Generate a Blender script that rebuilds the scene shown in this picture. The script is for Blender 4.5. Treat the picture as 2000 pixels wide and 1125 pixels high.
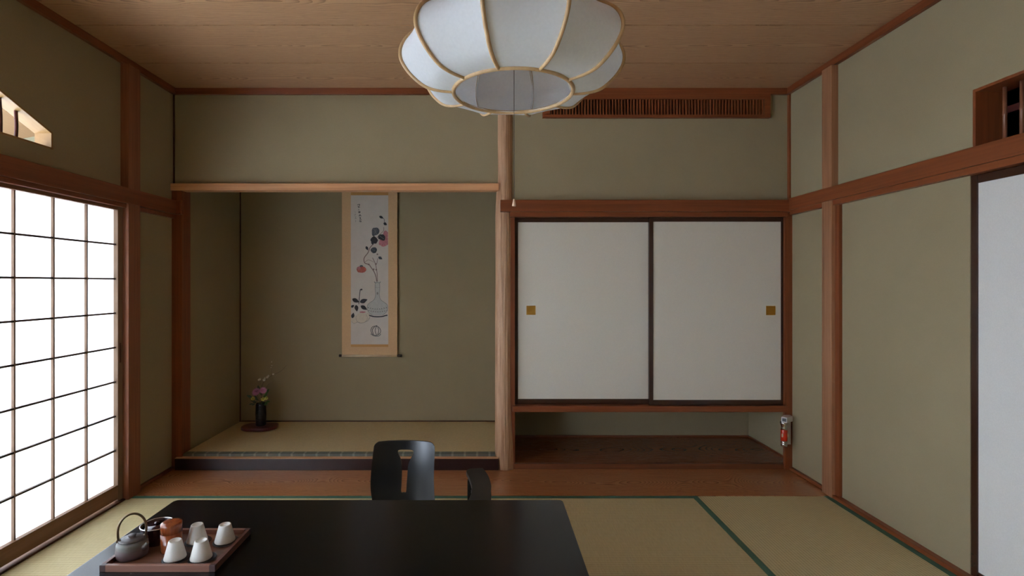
import bpy, bmesh, math, random
from mathutils import Vector, Matrix
random.seed(7)
for o in list(bpy.data.objects):
    bpy.data.objects.remove(o, do_unlink=True)
S = bpy.context.scene
C = S.collection
PI = math.pi
R = math.radians

# ---------------------------------------------------------------- camera, sky, exposure
EYE = 1.32
cam_d = bpy.data.cameras.new('camera')
cam_d.sensor_width = 36.0
cam_d.lens = 18.0
cam_d.shift_x = 0.025
cam_d.shift_y = -0.00475
cam_d.clip_start = 0.05
cam = bpy.data.objects.new('camera', cam_d)
C.objects.link(cam)
cam.location = (0, 0, EYE)
cam.rotation_euler = (R(90), 0, 0)
S.camera = cam

W = bpy.data.worlds.new('overcast_sky')
S.world = W
W.use_nodes = True
bg = W.node_tree.nodes['Background']
bg.inputs[0].default_value = (0.82, 0.97, 1.18, 1)
bg.inputs[1].default_value = 25.5

S.view_settings.view_transform = 'Standard'
S.view_settings.look = 'None'
S.view_settings.gamma = 1.0
S.view_settings.exposure = 0.0
S.view_settings.use_curve_mapping = False
S.cycles.max_bounces = 14
S.cycles.diffuse_bounces = 8
S.cycles.glossy_bounces = 4
S.cycles.transmission_bounces = 8
S.cycles.use_denoising = True
S.cycles.sample_clamp_indirect = 12.0

def P(px, py, Y):
    """the place in the room at depth Y that the photograph shows at px, py"""
    return ((px - 950) * Y / 1000.0, Y, EYE - (py - 553) * Y / 1000.0)
def PZ(px, py, Z):
    Y = (EYE - Z) * 1000.0 / (py - 553)
    return ((px - 950) * Y / 1000.0, Y, Z)

# ---------------------------------------------------------------- materials
def lin(c):
    return tuple(((v / 255) / 12.92 if v / 255 <= 0.04045 else ((v / 255 + 0.055) / 1.055) ** 2.4) for v in c)
class NT:
    def __init__(s, name):
        s.m = bpy.data.materials.new(name); s.m.use_nodes = True
        s.t = s.m.node_tree; s.b = s.t.nodes['Principled BSDF']
    def n(s, kind, **kw):
        x = s.t.nodes.new(kind)
        for k, v in kw.items(): setattr(x, k, v)
        return x
    def l(s, a, b): s.t.links.new(a, b)
    def val(s, sock, v):
        if hasattr(v, 'is_output') or hasattr(v, 'links'): s.l(v, sock)
        else: sock.default_value = v
    def m_(s, op, a, b=0.0, c=None):
        x = s.n('ShaderNodeMath', operation=op)
        s.val(x.inputs[0], a); s.val(x.inputs[1], b)
        if c is not None: s.val(x.inputs[2], c)
        return x.outputs[0]
    def coords(s):
        return s.n('ShaderNodeTexCoord').outputs['Object']
    def mapping(s, vec, scale=(1, 1, 1), loc=(0, 0, 0)):
        x = s.n('ShaderNodeMapping'); s.l(vec, x.inputs[0])
        x.inputs['Scale'].default_value = scale; s.val(x.inputs['Location'], loc)
        return x.outputs[0]
    def noise(s, vec, scale, detail=4, rough=0.55):
        x = s.n('ShaderNodeTexNoise'); s.l(vec, x.inputs['Vector'])
        x.inputs['Scale'].default_value = scale; x.inputs['Detail'].default_value = detail
        x.inputs['Roughness'].default_value = rough
        return x.outputs['Fac']
    def ramp(s, fac, stops):
        x = s.n('ShaderNodeValToRGB'); s.val(x.inputs[0], fac)
        e = x.color_ramp.elements
        while len(e) < len(stops): e.new(0.5)
        for i, (p, c) in enumerate(stops):
            e[i].position = p; e[i].color = (*c, 1)
        return x.outputs[0]
    def mix(s, fac, a, b, mode='MIX'):
        x = s.n('ShaderNodeMix', data_type='RGBA', blend_type=mode)
        s.val(x.inputs[0], fac)
        for sock, v in ((x.inputs[6], a), (x.inputs[7], b)):
            if isinstance(v, tuple): sock.default_value = (*v, 1) if len(v) == 3 else v
            else: s.l(v, sock)
        return x.outputs[2]
    def bump(s, h, strength=0.2, dist=0.002):
        x = s.n('ShaderNodeBump'); s.l(h, x.inputs['Height'])
        x.inputs['Strength'].default_value = strength; x.inputs['Distance'].default_value = dist
        s.l(x.outputs[0], s.b.inputs['Normal'])
    def fin(s, col=None, rough=0.5, spec=None, metal=0.0, coat=0.0):
        if col is not None:
            if isinstance(col, tuple): s.b.inputs['Base Color'].default_value = (*col, 1)
            else: s.l(col, s.b.inputs['Base Color'])
        s.val(s.b.inputs['Roughness'], rough)
        s.b.inputs['Metallic'].default_value = metal
        if spec is not None: s.b.inputs['Specular IOR Level'].default_value = spec
        if coat: 
            s.b.inputs['Coat Weight'].default_value = coat
            s.b.inputs['Coat Roughness'].default_value = 0.12
        return s.m

def plain(name, col, rough=0.5, spec=None, metal=0.0, coat=0.0, var=0.06, scale=30):
    k = NT(name); n = k.noise(k.coords(), scale)
    a = tuple(max(0, c * (1 - var)) for c in col); b = tuple(min(1, c * (1 + var)) for c in col)
    return k.fin(k.ramp(n, [(0.3, a), (0.7, b)]), rough, spec, metal, coat)

def wood(name, dark, light, axis, fine=60, rough=0.5, spec=0.4, coat=0.0, stretch=0.03):
    """straight-grained wood running along axis 0/1/2 of the object"""
    k = NT(name); co = k.coords()
    rnd = k.n('ShaderNodeObjectInfo').outputs['Random']
    off = k.n('ShaderNodeCombineXYZ')
    for i in range(3): k.l(k.m_('MULTIPLY', rnd, 17.3 + 5 * i), off.inputs[i])
    sc = [1.0, 1.0, 1.0]; sc[axis] = stretch
    v = k.mapping(co, tuple(sc), off.outputs[0])
    a = k.noise(v, fine, 5, 0.6); b = k.noise(v, fine * 0.2, 3, 0.5)
    f = k.m_('ADD', k.m_('MULTIPLY', a, 0.6), k.m_('MULTIPLY', b, 0.4))
    col = k.ramp(f, [(0.32, dark), (0.68, light)])
    k.bump(a, 0.08, 0.001)
    return k.fin(col, rough, spec, 0, coat)

def flatsawn(name, dark, light, u, v, pitch, off, rings=26, rough=0.45, spec=0.4, coat=0.0, halo=0.9, contrast=(0.28, 0.74), lo=0.55):
    """boards running along axis u, side by side along axis v, each with a cathedral figure down its middle"""
    k = NT(name); sep = k.n('ShaderNodeSeparateXYZ'); k.l(k.coords(), sep.inputs[0])
    U = sep.outputs[u]; V = sep.outputs[v]
    q = k.m_('DIVIDE', k.m_('SUBTRACT', V, off), pitch)
    idx = k.m_('FLOOR', q); fr = k.m_('SUBTRACT', k.m_('FRACT', q), 0.5)
    w = k.m_('MULTIPLY', fr, 2.0)
    wob = k.n('ShaderNodeCombineXYZ')
    k.l(k.m_('MULTIPLY', U, 1.1), wob.inputs[0]); k.l(k.m_('MULTIPLY', idx, 7.7), wob.inputs[1]); k.l(k.m_('MULTIPLY', w, 0.35), wob.inputs[2])
    n1 = k.noise(wob.outputs[0], 1.0, 2, 0.5)
    h = k.m_('MULTIPLY', k.m_('SUBTRACT', n1, 0.3), halo * 1.6)
    jit = k.n('ShaderNodeCombineXYZ')
    k.l(k.m_('MULTIPLY', U, 4.0), jit.inputs[0]); k.l(k.m_('MULTIPLY', V, 24.0), jit.inputs[1]); k.l(idx, jit.inputs[2])
    n2 = k.noise(jit.outputs[0], 1.0, 3, 0.6)
    w2 = k.m_('ADD', w, k.m_('MULTIPLY', k.m_('SUBTRACT', n2, 0.5), 0.12))
    r = k.m_('SQRT', k.m_('ADD', k.m_('MULTIPLY', w2, w2), k.m_('MULTIPLY', h, h)))
    ring = k.m_('POWER', k.m_('FRACT', k.m_('MULTIPLY', r, rings)), 2.6)
    fin_ = k.n('ShaderNodeCombineXYZ')
    k.l(k.m_('MULTIPLY', U, 3.0), fin_.inputs[0]); k.l(k.m_('MULTIPLY', V, 220.0), fin_.inputs[1])
    n3 = k.noise(fin_.outputs[0], 1.0, 3, 0.6)
    f = k.m_('ADD', k.m_('MULTIPLY', ring, lo), k.m_('MULTIPLY', n3, 1 - lo))
    col = k.ramp(f, [(contrast[0], light), (contrast[1], dark)])
    tone = k.noise(wob.outputs[0], 0.35, 1, 0.5)
    col = k.mix(k.m_('MULTIPLY', tone, 0.35), col, dark)
    return k.fin(col, rough, spec, 0, coat)

M = {}
M['plaster'] = None
k = NT('plaster'); co = k.coords(); n = k.noise(co, 3, 3); n2 = k.noise(co, 380, 3)
col = k.mix(0.35, k.ramp(n, [(0.3, (0.300, 0.245, 0.146)), (0.7, (0.330, 0.270, 0.162))]), k.ramp(n2, [(0.35, (0.275, 0.222, 0.132)), (0.65, (0.355, 0.292, 0.176))]))
k.bump(n2, 0.15, 0.001); M['plaster'] = k.fin(col, 0.9, 0.15)

CED = ((0.14, 0.034, 0.010), (0.27, 0.076, 0.024))
for i, a in enumerate('xyz'):
    M['cedar_' + a] = wood('cedar_' + a, *CED, axis=i, rough=0.36, spec=0.5)
M['post_mid'] = wood('cedar_post', (0.17, 0.058, 0.026), (0.32, 0.12, 0.058), 2, rough=0.4)
M['post_light'] = wood('pale_cedar_post', (0.24, 0.105, 0.05), (0.42, 0.20, 0.10), 2, rough=0.4)
M['lintel'] = wood('lintel_wood', (0.52, 0.25, 0.115), (0.74, 0.40, 0.20), 0, rough=0.4)
M['light_x'] = wood('pale_cedar_x', (0.26, 0.135, 0.040), (0.34, 0.19, 0.062), 1, fine=30)
M['ceiling'] = flatsawn('ceiling_boards', (0.27, 0.135, 0.066), (0.54, 0.32, 0.175), 0, 1, 0.475, 0.378, rings=24, rough=0.36, spec=0.5, halo=0.55)
M['engawa_ceiling'] = flatsawn('veranda_ceiling_boards', (0.15, 0.078, 0.036), (0.22, 0.13, 0.06), 1, 0, 0.3, 0.0, rings=14, rough=0.6)
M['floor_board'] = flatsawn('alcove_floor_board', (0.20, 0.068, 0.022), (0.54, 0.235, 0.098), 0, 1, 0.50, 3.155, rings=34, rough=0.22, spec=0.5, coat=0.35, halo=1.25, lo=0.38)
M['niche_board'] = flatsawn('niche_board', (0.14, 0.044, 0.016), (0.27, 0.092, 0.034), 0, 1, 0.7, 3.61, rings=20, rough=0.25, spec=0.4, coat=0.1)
M['niche_edge'] = wood('niche_edge', (0.12, 0.038, 0.014), (0.22, 0.075, 0.028), 0)
M['dark_cedar'] = wood('dark_cedar', (0.055, 0.018, 0.008), (0.105, 0.036, 0.016), 0)
M['plinth'] = plain('plinth_lacquer', (0.030, 0.014, 0.014), 0.25, 0.5)
M['frame'] = plain('brown_lacquer', (0.040, 0.015, 0.008), 0.25, 0.5)
M['shoji_v'] = wood('shoji_stile', (0.17, 0.105, 0.065), (0.26, 0.165, 0.105), 2, spec=0.2)
M['shoji_h'] = wood('shoji_rail', (0.17, 0.085, 0.045), (0.27, 0.145, 0.08), 1, spec=0.2)
M['darkened_plaster'] = plain('darkened_plaster', (0.17, 0.155, 0.095), 0.9)  # room plaster in a darker copy, offsetting the strong veranda light
M['shoji_bar_backlit'] = wood('shoji_bar_backlit', (0.06, 0.035, 0.024), (0.10, 0.06, 0.04), 1, spec=0.2)  # darker copy of the shoji wood: backlit look put into the colour
M['black'] = plain('matte_black', (0.008, 0.008, 0.008), 0.8)
M['dark_room'] = plain('shade_toned_plaster', (0.10, 0.09, 0.07), 0.9)  # dark plaster copy carrying the shade of the corridor in its colour

# washi of the shoji: lets daylight through
k = NT('shoji_paper'); k.t.nodes.remove(k.b)
out = [x for x in k.t.nodes if x.type == 'OUTPUT_MATERIAL'][0]
tr = k.n('ShaderNodeBsdfTranslucent'); df = k.n('ShaderNodeBsdfDiffuse'); mx = k.n('ShaderNodeMixShader')
nn = k.noise(k.coords(), 40, 4)
cc = k.ramp(nn, [(0.3, (0.88, 0.88, 0.87)), (0.7, (0.93, 0.93, 0.92))])
k.l(cc, tr.inputs[0]); k.l(cc, df.inputs[0]); mx.inputs[0].default_value = 0.44
k.l(tr.outputs[0], mx.inputs[1]); k.l(df.outputs[0], mx.inputs[2]); k.l(mx.outputs[0], out.inputs[0])
M['shoji_paper'] = k.m
# lamp shade cloth
k = NT('lamp_cloth'); k.t.nodes.remove(k.b)
out = [x for x in k.t.nodes if x.type == 'OUTPUT_MATERIAL'][0]
tr = k.n('ShaderNodeBsdfTranslucent'); df = k.n('ShaderNodeBsdfDiffuse'); mx = k.n('ShaderNodeMixShader')
nn = k.noise(k.coords(), 120, 4)
cc = k.ramp(nn, [(0.3, (0.82, 0.86, 0.91)), (0.7, (0.86, 0.90, 0.95))])
k.l(cc, tr.inputs[0]); k.l(cc, df.inputs[0]); mx.inputs[0].default_value = 0.75
k.l(tr.outputs[0], mx.inputs[1]); k.l(df.outputs[0], mx.inputs[2]); k.l(mx.outputs[0], out.inputs[0])
M['lamp_cloth'] = k.m
M['bamboo_rib'] = wood('pale_bamboo', (0.42, 0.26, 0.12), (0.58, 0.39, 0.21), 2, rough=0.4)
M['fusuma'] = plain('fusuma_paper', (0.66, 0.62, 0.53), 0.85, 0.2, var=0.05, scale=220)
M['door_paper'] = plain('door_paper', (0.74, 0.73, 0.70), 0.85, 0.2, var=0.04, scale=220)
M['gold'] = plain('brushed_gold', (0.55, 0.30, 0.06), 0.35, metal=0.85)
def tatami(name, long_axis):
    k = NT(name); sep = k.n('ShaderNodeSeparateXYZ'); k.l(k.coords(), sep.inputs[0])
    A = sep.outputs[long_axis]; B = sep.outputs[1 - long_axis]
    rib = k.m_('SINE', k.m_('MULTIPLY', B, 2 * PI / 0.0155))
    rib = k.m_('MULTIPLY_ADD', rib, 0.5, 0.5)
    st = k.m_('SINE', k.m_('MULTIPLY', A, 2 * PI / 0.006))
    st = k.m_('MULTIPLY_ADD', st, 0.5, 0.5)
    v = k.n('ShaderNodeCombineXYZ'); k.l(k.m_('MULTIPLY', A, 160.0), v.inputs[0]); k.l(k.m_('MULTIPLY', B, 20.0), v.inputs[1])
    n = k.noise(v.outputs[0], 1.0, 2); big = k.noise(k.coords(), 2.2, 2)
    f = k.m_('ADD', k.m_('MULTIPLY', rib, 0.30), k.m_('ADD', k.m_('MULTIPLY', n, 0.42), k.m_('ADD', k.m_('MULTIPLY', st, 0.1), k.m_('MULTIPLY', big, 0.15))))
    col = k.ramp(f, [(0.2, (0.38, 0.31, 0.155)), (0.5, (0.56, 0.465, 0.245)), (0.85, (0.66, 0.56, 0.31))])
    k.bump(f, 0.35, 0.002)
    return k.fin(col, 0.62, 0.3)
M['tatami_x'] = tatami('tatami_rush_x', 0)
M['tatami_y'] = tatami('tatami_rush_y', 1)
M['tatami_toko'] = plain('fine_rush', (0.58, 0.455, 0.24), 0.6, 0.3, var=0.08, scale=90)
M['hem'] = plain('green_hem', (0.055, 0.135, 0.085), 0.7)
k = NT('patterned_hem'); co = k.coords(); sep = k.n('ShaderNodeSeparateXYZ'); k.l(co, sep.inputs[0])
s1 = k.m_('GREATER_THAN', k.m_('SINE', k.m_('MULTIPLY', sep.outputs[0], 2 * PI / 0.088)), 0.86)
M['toko_hem'] = k.fin(k.mix(k.m_('MULTIPLY', s1, 0.45), (0.105, 0.11, 0.085), (0.36, 0.36, 0.29)), 0.7)
k = NT('table_black'); n = k.noise(k.coords(), 260, 3)
k.bump(n, 0.05, 0.0006); M['table'] = k.fin(k.ramp(n, [(0.3, (0.004, 0.004, 0.0042)), (0.7, (0.0072, 0.0068, 0.007))]), 0.22, 0.3)
M['chair'] = plain('satin_black', (0.006, 0.006, 0.007), 0.24, 0.5)
M['armrest'] = plain('armrest_black', (0.022, 0.019, 0.016), 0.5, 0.4)
M['tray_wood'] = wood('walnut', (0.10, 0.045, 0.026), (0.20, 0.095, 0.055), 0, rough=0.4)
M['tray_rim'] = wood('walnut_rim', (0.15, 0.065, 0.042), (0.27, 0.125, 0.085), 0, rough=0.35)
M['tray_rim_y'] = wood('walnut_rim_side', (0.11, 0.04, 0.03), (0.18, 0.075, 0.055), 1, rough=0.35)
M['tray_corner'] = plain('dark_corner_joint', (0.055, 0.028, 0.026), 0.4)
M['porcelain'] = plain('white_porcelain', (0.74, 0.73, 0.68), 0.32, 0.5, var=0.02)
M['saucer'] = plain('black_lacquer', (0.018, 0.018, 0.022), 0.3, 0.5)
k = NT('pot_glaze'); sep = k.n('ShaderNodeSeparateXYZ'); co = k.coords(); k.l(co, sep.inputs[0])
n = k.noise(k.mapping(co, (1, 1, 3.5)), 26, 4)
f = k.m_('ADD', k.m_('MULTIPLY', sep.outputs[2], 15.0), k.m_('MULTIPLY', k.m_('SUBTRACT', n, 0.5), 0.55))
M['pot'] = k.fin(k.ramp(f, [(0.15, (0.135, 0.088, 0.092)), (0.5, (0.115, 0.088, 0.082)), (0.72, (0.14, 0.142, 0.118)), (0.95, (0.085, 0.070, 0.066))]), 0.42, 0.5)
M['pot_dark'] = plain('dark_bronze', (0.15, 0.10, 0.055), 0.3, metal=0.7)
M['purple'] = plain('purple_lacquer', (0.028, 0.008, 0.012), 0.12, 0.6)
M['silver'] = plain('silver_rim', (0.62, 0.62, 0.62), 0.25, metal=0.9)
k = NT('cherry_bark'); co = k.coords(); n = k.noise(k.mapping(co, (1, 1, 0.12)), 60, 4)
M['bark'] = k.fin(k.ramp(n, [(0.3, (0.17, 0.035, 0.010)), (0.7, (0.32, 0.085, 0.025))]), 0.2, 0.5, coat=0.3)
M['scroll_cloth'] = plain('tan_silk', (0.62, 0.40, 0.215), 0.8, 0.2, var=0.04, scale=90)
M['scroll_paper'] = plain('aged_paper', (0.60, 0.545, 0.485), 0.9, 0.2, var=0.03, scale=12)
M['scroll_gold'] = wood('gold_brocade', (0.42, 0.20, 0.05), (0.58, 0.31, 0.09), 0, fine=90)
M['ink'] = plain('ink', (0.04, 0.04, 0.048), 0.9)
M['ink_grey'] = plain('grey_ink', (0.085, 0.095, 0.11), 0.9, var=0.4, scale=160)
M['ink_pale'] = plain('pale_ink', (0.26, 0.245, 0.23), 0.9)
M['pink'] = plain('pink_wash', (0.48, 0.19, 0.21), 0.9, var=0.25, scale=90)
M['red'] = plain('red_wash', (0.48, 0.13, 0.10), 0.9, var=0.25, scale=90)
M['celadon'] = plain('celadon_wash', (0.47, 0.47, 0.44), 0.9, var=0.06, scale=40)
M['cream'] = plain('cream_wash', (0.60, 0.52, 0.41), 0.9, var=0.06, scale=60)
M['twig_paint'] = plain('brown_wash', (0.22, 0.15, 0.14), 0.9)
M['roller'] = plain('ivory_roller', (0.64, 0.50, 0.32), 0.5)
M['roller_end'] = plain('dark_wood_end', (0.03, 0.018, 0.012), 0.35)
M['vase'] = plain('blue_black_glaze', (0.012, 0.011, 0.017), 0.25, 0.6)
M['stand'] = plain('red_lacquer_stand', (0.10, 0.020, 0.018), 0.3, 0.5, var=0.25, scale=18)
M['leaf'] = plain('dark_leaf', (0.020, 0.055, 0.016), 0.5, var=0.3)
M['leaf_light'] = plain('green_leaf', (0.06, 0.13, 0.025), 0.5, var=0.3)
M['pink_petal'] = plain('pink_petal', (0.58, 0.26, 0.46), 0.6, var=0.15, scale=90)
M['yellow_petal'] = plain('yellow_petal', (0.55, 0.52, 0.10), 0.6, var=0.12, scale=90)
M['white_petal'] = plain('white_petal', (0.50, 0.45, 0.32), 0.6)
M['twig'] = plain('brown_twig', (0.10, 0.055, 0.028), 0.6)
M['white_plastic'] = plain('white_plastic', (0.60, 0.60, 0.58), 0.4)
M['grey_plastic'] = plain('grey_plastic', (0.09, 0.09, 0.095), 0.5)
M['red_plastic'] = plain('red_plastic', (0.55, 0.035, 0.012), 0.25, 0.5)
M['chrome'] = plain('chrome', (0.75, 0.75, 0.76), 0.12, metal=1.0)
M['bamboo_red'] = plain('smoked_bamboo', (0.085, 0.020, 0.016), 0.35, 0.5)
M['bamboo_brown'] = plain('brown_bamboo', (0.22, 0.085, 0.045), 0.35, 0.5)
M['gravel'] = plain('bounce_gravel', (0.74, 0.74, 0.72), 0.95, var=0.12, scale=40)  # paleness raised to bounce daylight up into the room
M['cord'] = plain('cord', (0.05, 0.04, 0.035), 0.7)
M['knob'] = plain('cream_knob', (0.66, 0.45, 0.30), 0.4)
M['veranda_floor'] = flatsawn('veranda_floor', (0.42, 0.27, 0.15), (0.60, 0.42, 0.25), 1, 0, 0.15, 0.0, rings=8, rough=0.35)
# tokonoma post: rippled polished log
k = NT('post_log'); co = k.coords(); n = k.noise(k.mapping(co, (1, 1, 0.06)), 55, 5, 0.6)
M['post_log'] = k.fin(k.ramp(n, [(0.3, (0.38, 0.20, 0.105)), (0.7, (0.58, 0.36, 0.215))]), 0.45, 0.4)

# ---------------------------------------------------------------- mesh helpers
class MB:
    def __init__(s): s.bm = bmesh.new(); s.mi = 0
    def _mark(s, faces, smooth=False):
        for f in faces: f.material_index = s.mi; f.smooth = smooth
    def box(s, x0, x1, y0, y1, z0, z1, bev=0.0):
        t = bmesh.new()
        vs = [t.verts.new((x, y, z)) for x in (x0, x1) for y in (y0, y1) for z in (z0, z1)]
        for q in ((0, 1, 3, 2), (4, 6, 7, 5), (0, 4, 5, 1), (2, 3, 7, 6), (0, 2, 6, 4), (1, 5, 7, 3)):
            t.faces.new([vs[i] for i in q])
        if bev: bmesh.ops.bevel(t, geom=t.edges[:] , offset=bev, segments=2, affect='EDGES', profile=0.6)
        bmesh.ops.recalc_face_normals(t, faces=t.faces)
        s.add(t); return s
    def add(s, t, smooth=None):
        m = {}
        for v in t.verts: m[v] = s.bm.verts.new(v.co)
        for f in t.faces:
            try: g = s.bm.faces.new([m[v] for v in f.verts])
            except ValueError: continue
            g.material_index = s.mi; g.smooth = f.smooth if smooth is None else smooth
        t.free(); return s
    def prism(s, pts, axis, a, b, bev=0.0):
        """polygon pts in the plane normal to axis, extruded from a to b"""
        t = bmesh.new()
        def mk(p, d):
            if axis == 0: return (d, p[0], p[1])
            if axis == 1: return (p[0], d, p[1])
            return (p[0], p[1], d)
        A = [t.verts.new(mk(p, a)) for p in pts]; B = [t.verts.new(mk(p, b)) for p in pts]
        t.faces.new(A); t.faces.new(B[::-1]); n = len(pts)
        for i in range(n): t.faces.new([A[i], B[i], B[(i + 1) % n], A[(i + 1) % n]])
        bmesh.ops.recalc_face_normals(t, faces=t.faces)
        if bev:
            es = [e for e in t.edges if len(e.link_faces) == 2 and any(len(f.verts) == n and n != 4 or f in t.faces[:2] for f in e.link_faces)]
            cap = set(t.faces[:2]) if False else None
            es = [e for e in t.edges if (e.verts[0] in A) == (e.verts[1] in A)]
            bmesh.ops.bevel(t, geom=es, offset=bev, segments=2, affect='EDGES', profile=0.6)
        s.add(t); return s
    def lathe(s, prof, seg=40, c=(0, 0, 0), smooth=True, cap0=True, cap1=True, sx=1.0, sy=1.0, rot=0.0):
        t = bmesh.new(); rings = []
        for r, z in prof:
            rings.append([t.verts.new((c[0] + sx * r * math.cos(2 * PI * i / seg + rot), c[1] + sy * r * math.sin(2 * PI * i / seg + rot), c[2] + z)) for i in range(seg)])
        for a, b in zip(rings, rings[1:]):
            for i in range(seg): t.faces.new([a[i], a[(i + 1) % seg], b[(i + 1) % seg], b[i]])
        for f in t.faces: f.smooth = smooth
        if cap0: t.faces.new(rings[0][::-1])
        if cap1: t.faces.new(rings[-1])
        s.add(t); return s
    def tube(s, pts, r, seg=10, closed=False, cap=True):
        pts = [Vector(p) for p in pts]; n = len(pts)
        rr = r if isinstance(r, (list, tuple)) else [r] * n
        t = bmesh.new(); rings = []
        tang = []
        for i in range(n):
            a = pts[(i - 1) % n] if (closed or i > 0) else pts[i]
            b = pts[(i + 1) % n] if (closed or i < n - 1) else pts[i]
            tang.append((b - a).normalized())
        up = Vector((0, 0, 1)) if abs(tang[0].z) < 0.9 else Vector((1, 0, 0))
        nv = (up - tang[0] * up.dot(tang[0])).normalized()
        for i in range(n):
            nv = (nv - tang[i] * nv.dot(tang[i])).normalized(); bv = tang[i].cross(nv)
            rings.append([t.verts.new(pts[i] + (nv * math.cos(2 * PI * j / seg) + bv * math.sin(2 * PI * j / seg)) * rr[i]) for j in range(seg)])
        last = n if closed else n - 1
        for i in range(last):
            a, b = rings[i], rings[(i + 1) % n]
            for j in range(seg): t.faces.new([a[j], a[(j + 1) % seg], b[(j + 1) % seg], b[j]])
        if cap and not closed: t.faces.new(rings[0][::-1]); t.faces.new(rings[-1])
        bmesh.ops.recalc_face_normals(t, faces=t.faces)
        for f in t.faces: f.smooth = len(f.verts) == 4
        s.add(t); return s
    def ball(s, c, r, seg=12, sc=(1, 1, 1)):
        prof = [(r * math.sin(PI * i / 8), -r * math.cos(PI * i / 8)) for i in range(1, 8)]
        t = bmesh.new(); bmesh.ops.create_uvsphere(t, u_segments=seg, v_segments=8, radius=r)
        for v in t.verts: v.co = Vector((v.co.x * sc[0] + c[0], v.co.y * sc[1] + c[1], v.co.z * sc[2] + c[2]))
        for f in t.faces: f.smooth = True
        s.add(t); return s
    def poly(s, pts):
        t = bmesh.new(); t.faces.new([t.verts.new(p) for p in pts]); s.add(t); return s
    def build(s, name, mats, parent=None, kind=None, label=None, cat=None):
        me = bpy.data.meshes.new(name); s.bm.to_mesh(me); s.bm.free()
        for m in (mats if isinstance(mats, (list, tuple)) else [mats]): me.materials.append(m)
        o = bpy.data.objects.new(name, me); C.objects.link(o)
        if parent: o.parent = parent
        if kind: o['kind'] = kind
        if label: o['label'] = label
        if cat: o['category'] = cat
        return o
def smooth_path(pts, n=8, closed=False):
    pts = [Vector(p) for p in pts]; out = []; N = len(pts)
    rng = range(N) if closed else range(N - 1)
    for i in rng:
        p0 = pts[(i - 1) % N] if (closed or i > 0) else pts[i]; p1 = pts[i]; p2 = pts[(i + 1) % N]
        p3 = pts[(i + 2) % N] if (closed or i < N - 2) else p2
        for k_ in range(n):
            t = k_ / n
            out.append(0.5 * ((2 * p1) + (p2 - p0) * t + (2 * p0 - 5 * p1 + 4 * p2 - p3) * t * t + (3 * p1 - p0 - 3 * p2 + p3) * t ** 3))
    if not closed: out.append(pts[-1])
    return out
def empty(name, label, cat, loc=(0, 0, 0), rz=0.0, group=None, kind=None):
    o = bpy.data.objects.new(name, None); C.objects.link(o)
    o.empty_display_size = 0.05
    o.location = loc; o.rotation_euler = (0, 0, rz); o['label'] = label; o['category'] = cat
    if group: o['group'] = group
    if kind: o['kind'] = kind
    return o
def copy_tree(o, parent=None):
    c = o.copy(); C.objects.link(c)
    if parent: c.parent = parent
    for ch in [x for x in bpy.data.objects if x.parent == o and x is not c]: copy_tree(ch, c)
    return c
def struct(mb, name, mat, label, cat, parent=None):
    return mb.build(name, mat, parent, 'structure', label, cat)

# ---------------------------------------------------------------- room dimensions
XL, XR = -2.235, 2.163          # plaster faces
ZC = 2.707                      # ceiling
YF = 3.66                       # plaster face over the alcove and the closet
YR = -2.6                       # wall behind the camera
YT = 3.18                       # tatami meets the board floor

# ---------------------------------------------------------------- setting: floor, ceiling, walls
struct(MB().box(-2.33, 2.3, YR - .1, 4.6, -0.16, -0.045), 'floor', M['dark_cedar'], 'subfloor under the tatami mats', 'floor')
struct(MB().box(XL - 0.02, XR + 0.02, YT, 3.65, -0.045, 0.0), 'floor', M['floor_board'], 'polished brown wooden floor board in front of the alcove with flame grain', 'floor')
m = MB()
for i in range(-7, 8):
    y0 = 0.378 + 0.475 * i; y1 = min(y0 + 0.475, 3.72)
    if y0 > 3.7: break
    m.box(XL - 0.05, XR + 0.05, max(y0 + 0.003, YR - .1), y1 - 0.003, ZC, ZC + 0.02, 0.0)
struct(m, 'ceiling', M['ceiling'], 'brown cedar board ceiling with long cathedral grain', 'ceiling')

struct(MB().box(XL - .1, XR + .1, YR - .1, 3.8, ZC + 0.0205, ZC + 0.08), 'ceiling', M['black'], 'black sheet behind the ceiling boards, added to shade the seams', 'ceiling')  # black sheet added to put shade into the board gaps
# back wall: over the alcove (left of the post) and over the closet with a hole for the vent
VX0, VX1, VZ0, VZ1 = 0.415, 2.005, 2.505, 2.655
m = MB()
m.box(XL - .1, 0.12, YF, YF + 0.08, 1.99, ZC + .02)
m.box(0.12, VX0, YF, YF + 0.08, 1.80, ZC + .02)
m.box(VX0, VX1, YF, YF + 0.08, 1.80, VZ0)
m.box(VX0, VX1, YF, YF + 0.08, VZ1, ZC + .02)
m.box(VX1, XR + .1, YF, YF + 0.08, 1.80, ZC + .02)
struct(m, 'wall_back', M['plaster'], 'olive plaster wall above the alcove lintel and closet doors', 'wall')
# alcove interior
YA = 4.50
struct(MB().box(-2.25, 0.17, YA, YA + .08, 0.0, 2.75), 'wall_alcove_back', M['plaster'], 'olive plaster back wall of the alcove behind the scroll', 'wall')
struct(MB().box(-2.3, -2.165, 3.74, YA, 0.0, 2.75), 'wall_alcove_left', M['plaster'], 'dim olive plaster side wall of the alcove', 'wall')
struct(MB().box(0.115, 0.175, 3.73, YA, 0.0, 2.75), 'wall_alcove_right', M['plaster'], 'plaster partition between the alcove and the closet', 'wall')
struct(MB().box(-2.3, 0.175, 3.74, YA + .08, 2.70, 2.76), 'ceiling', M['ceiling'], 'board ceiling inside the alcove', 'ceiling')
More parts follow.
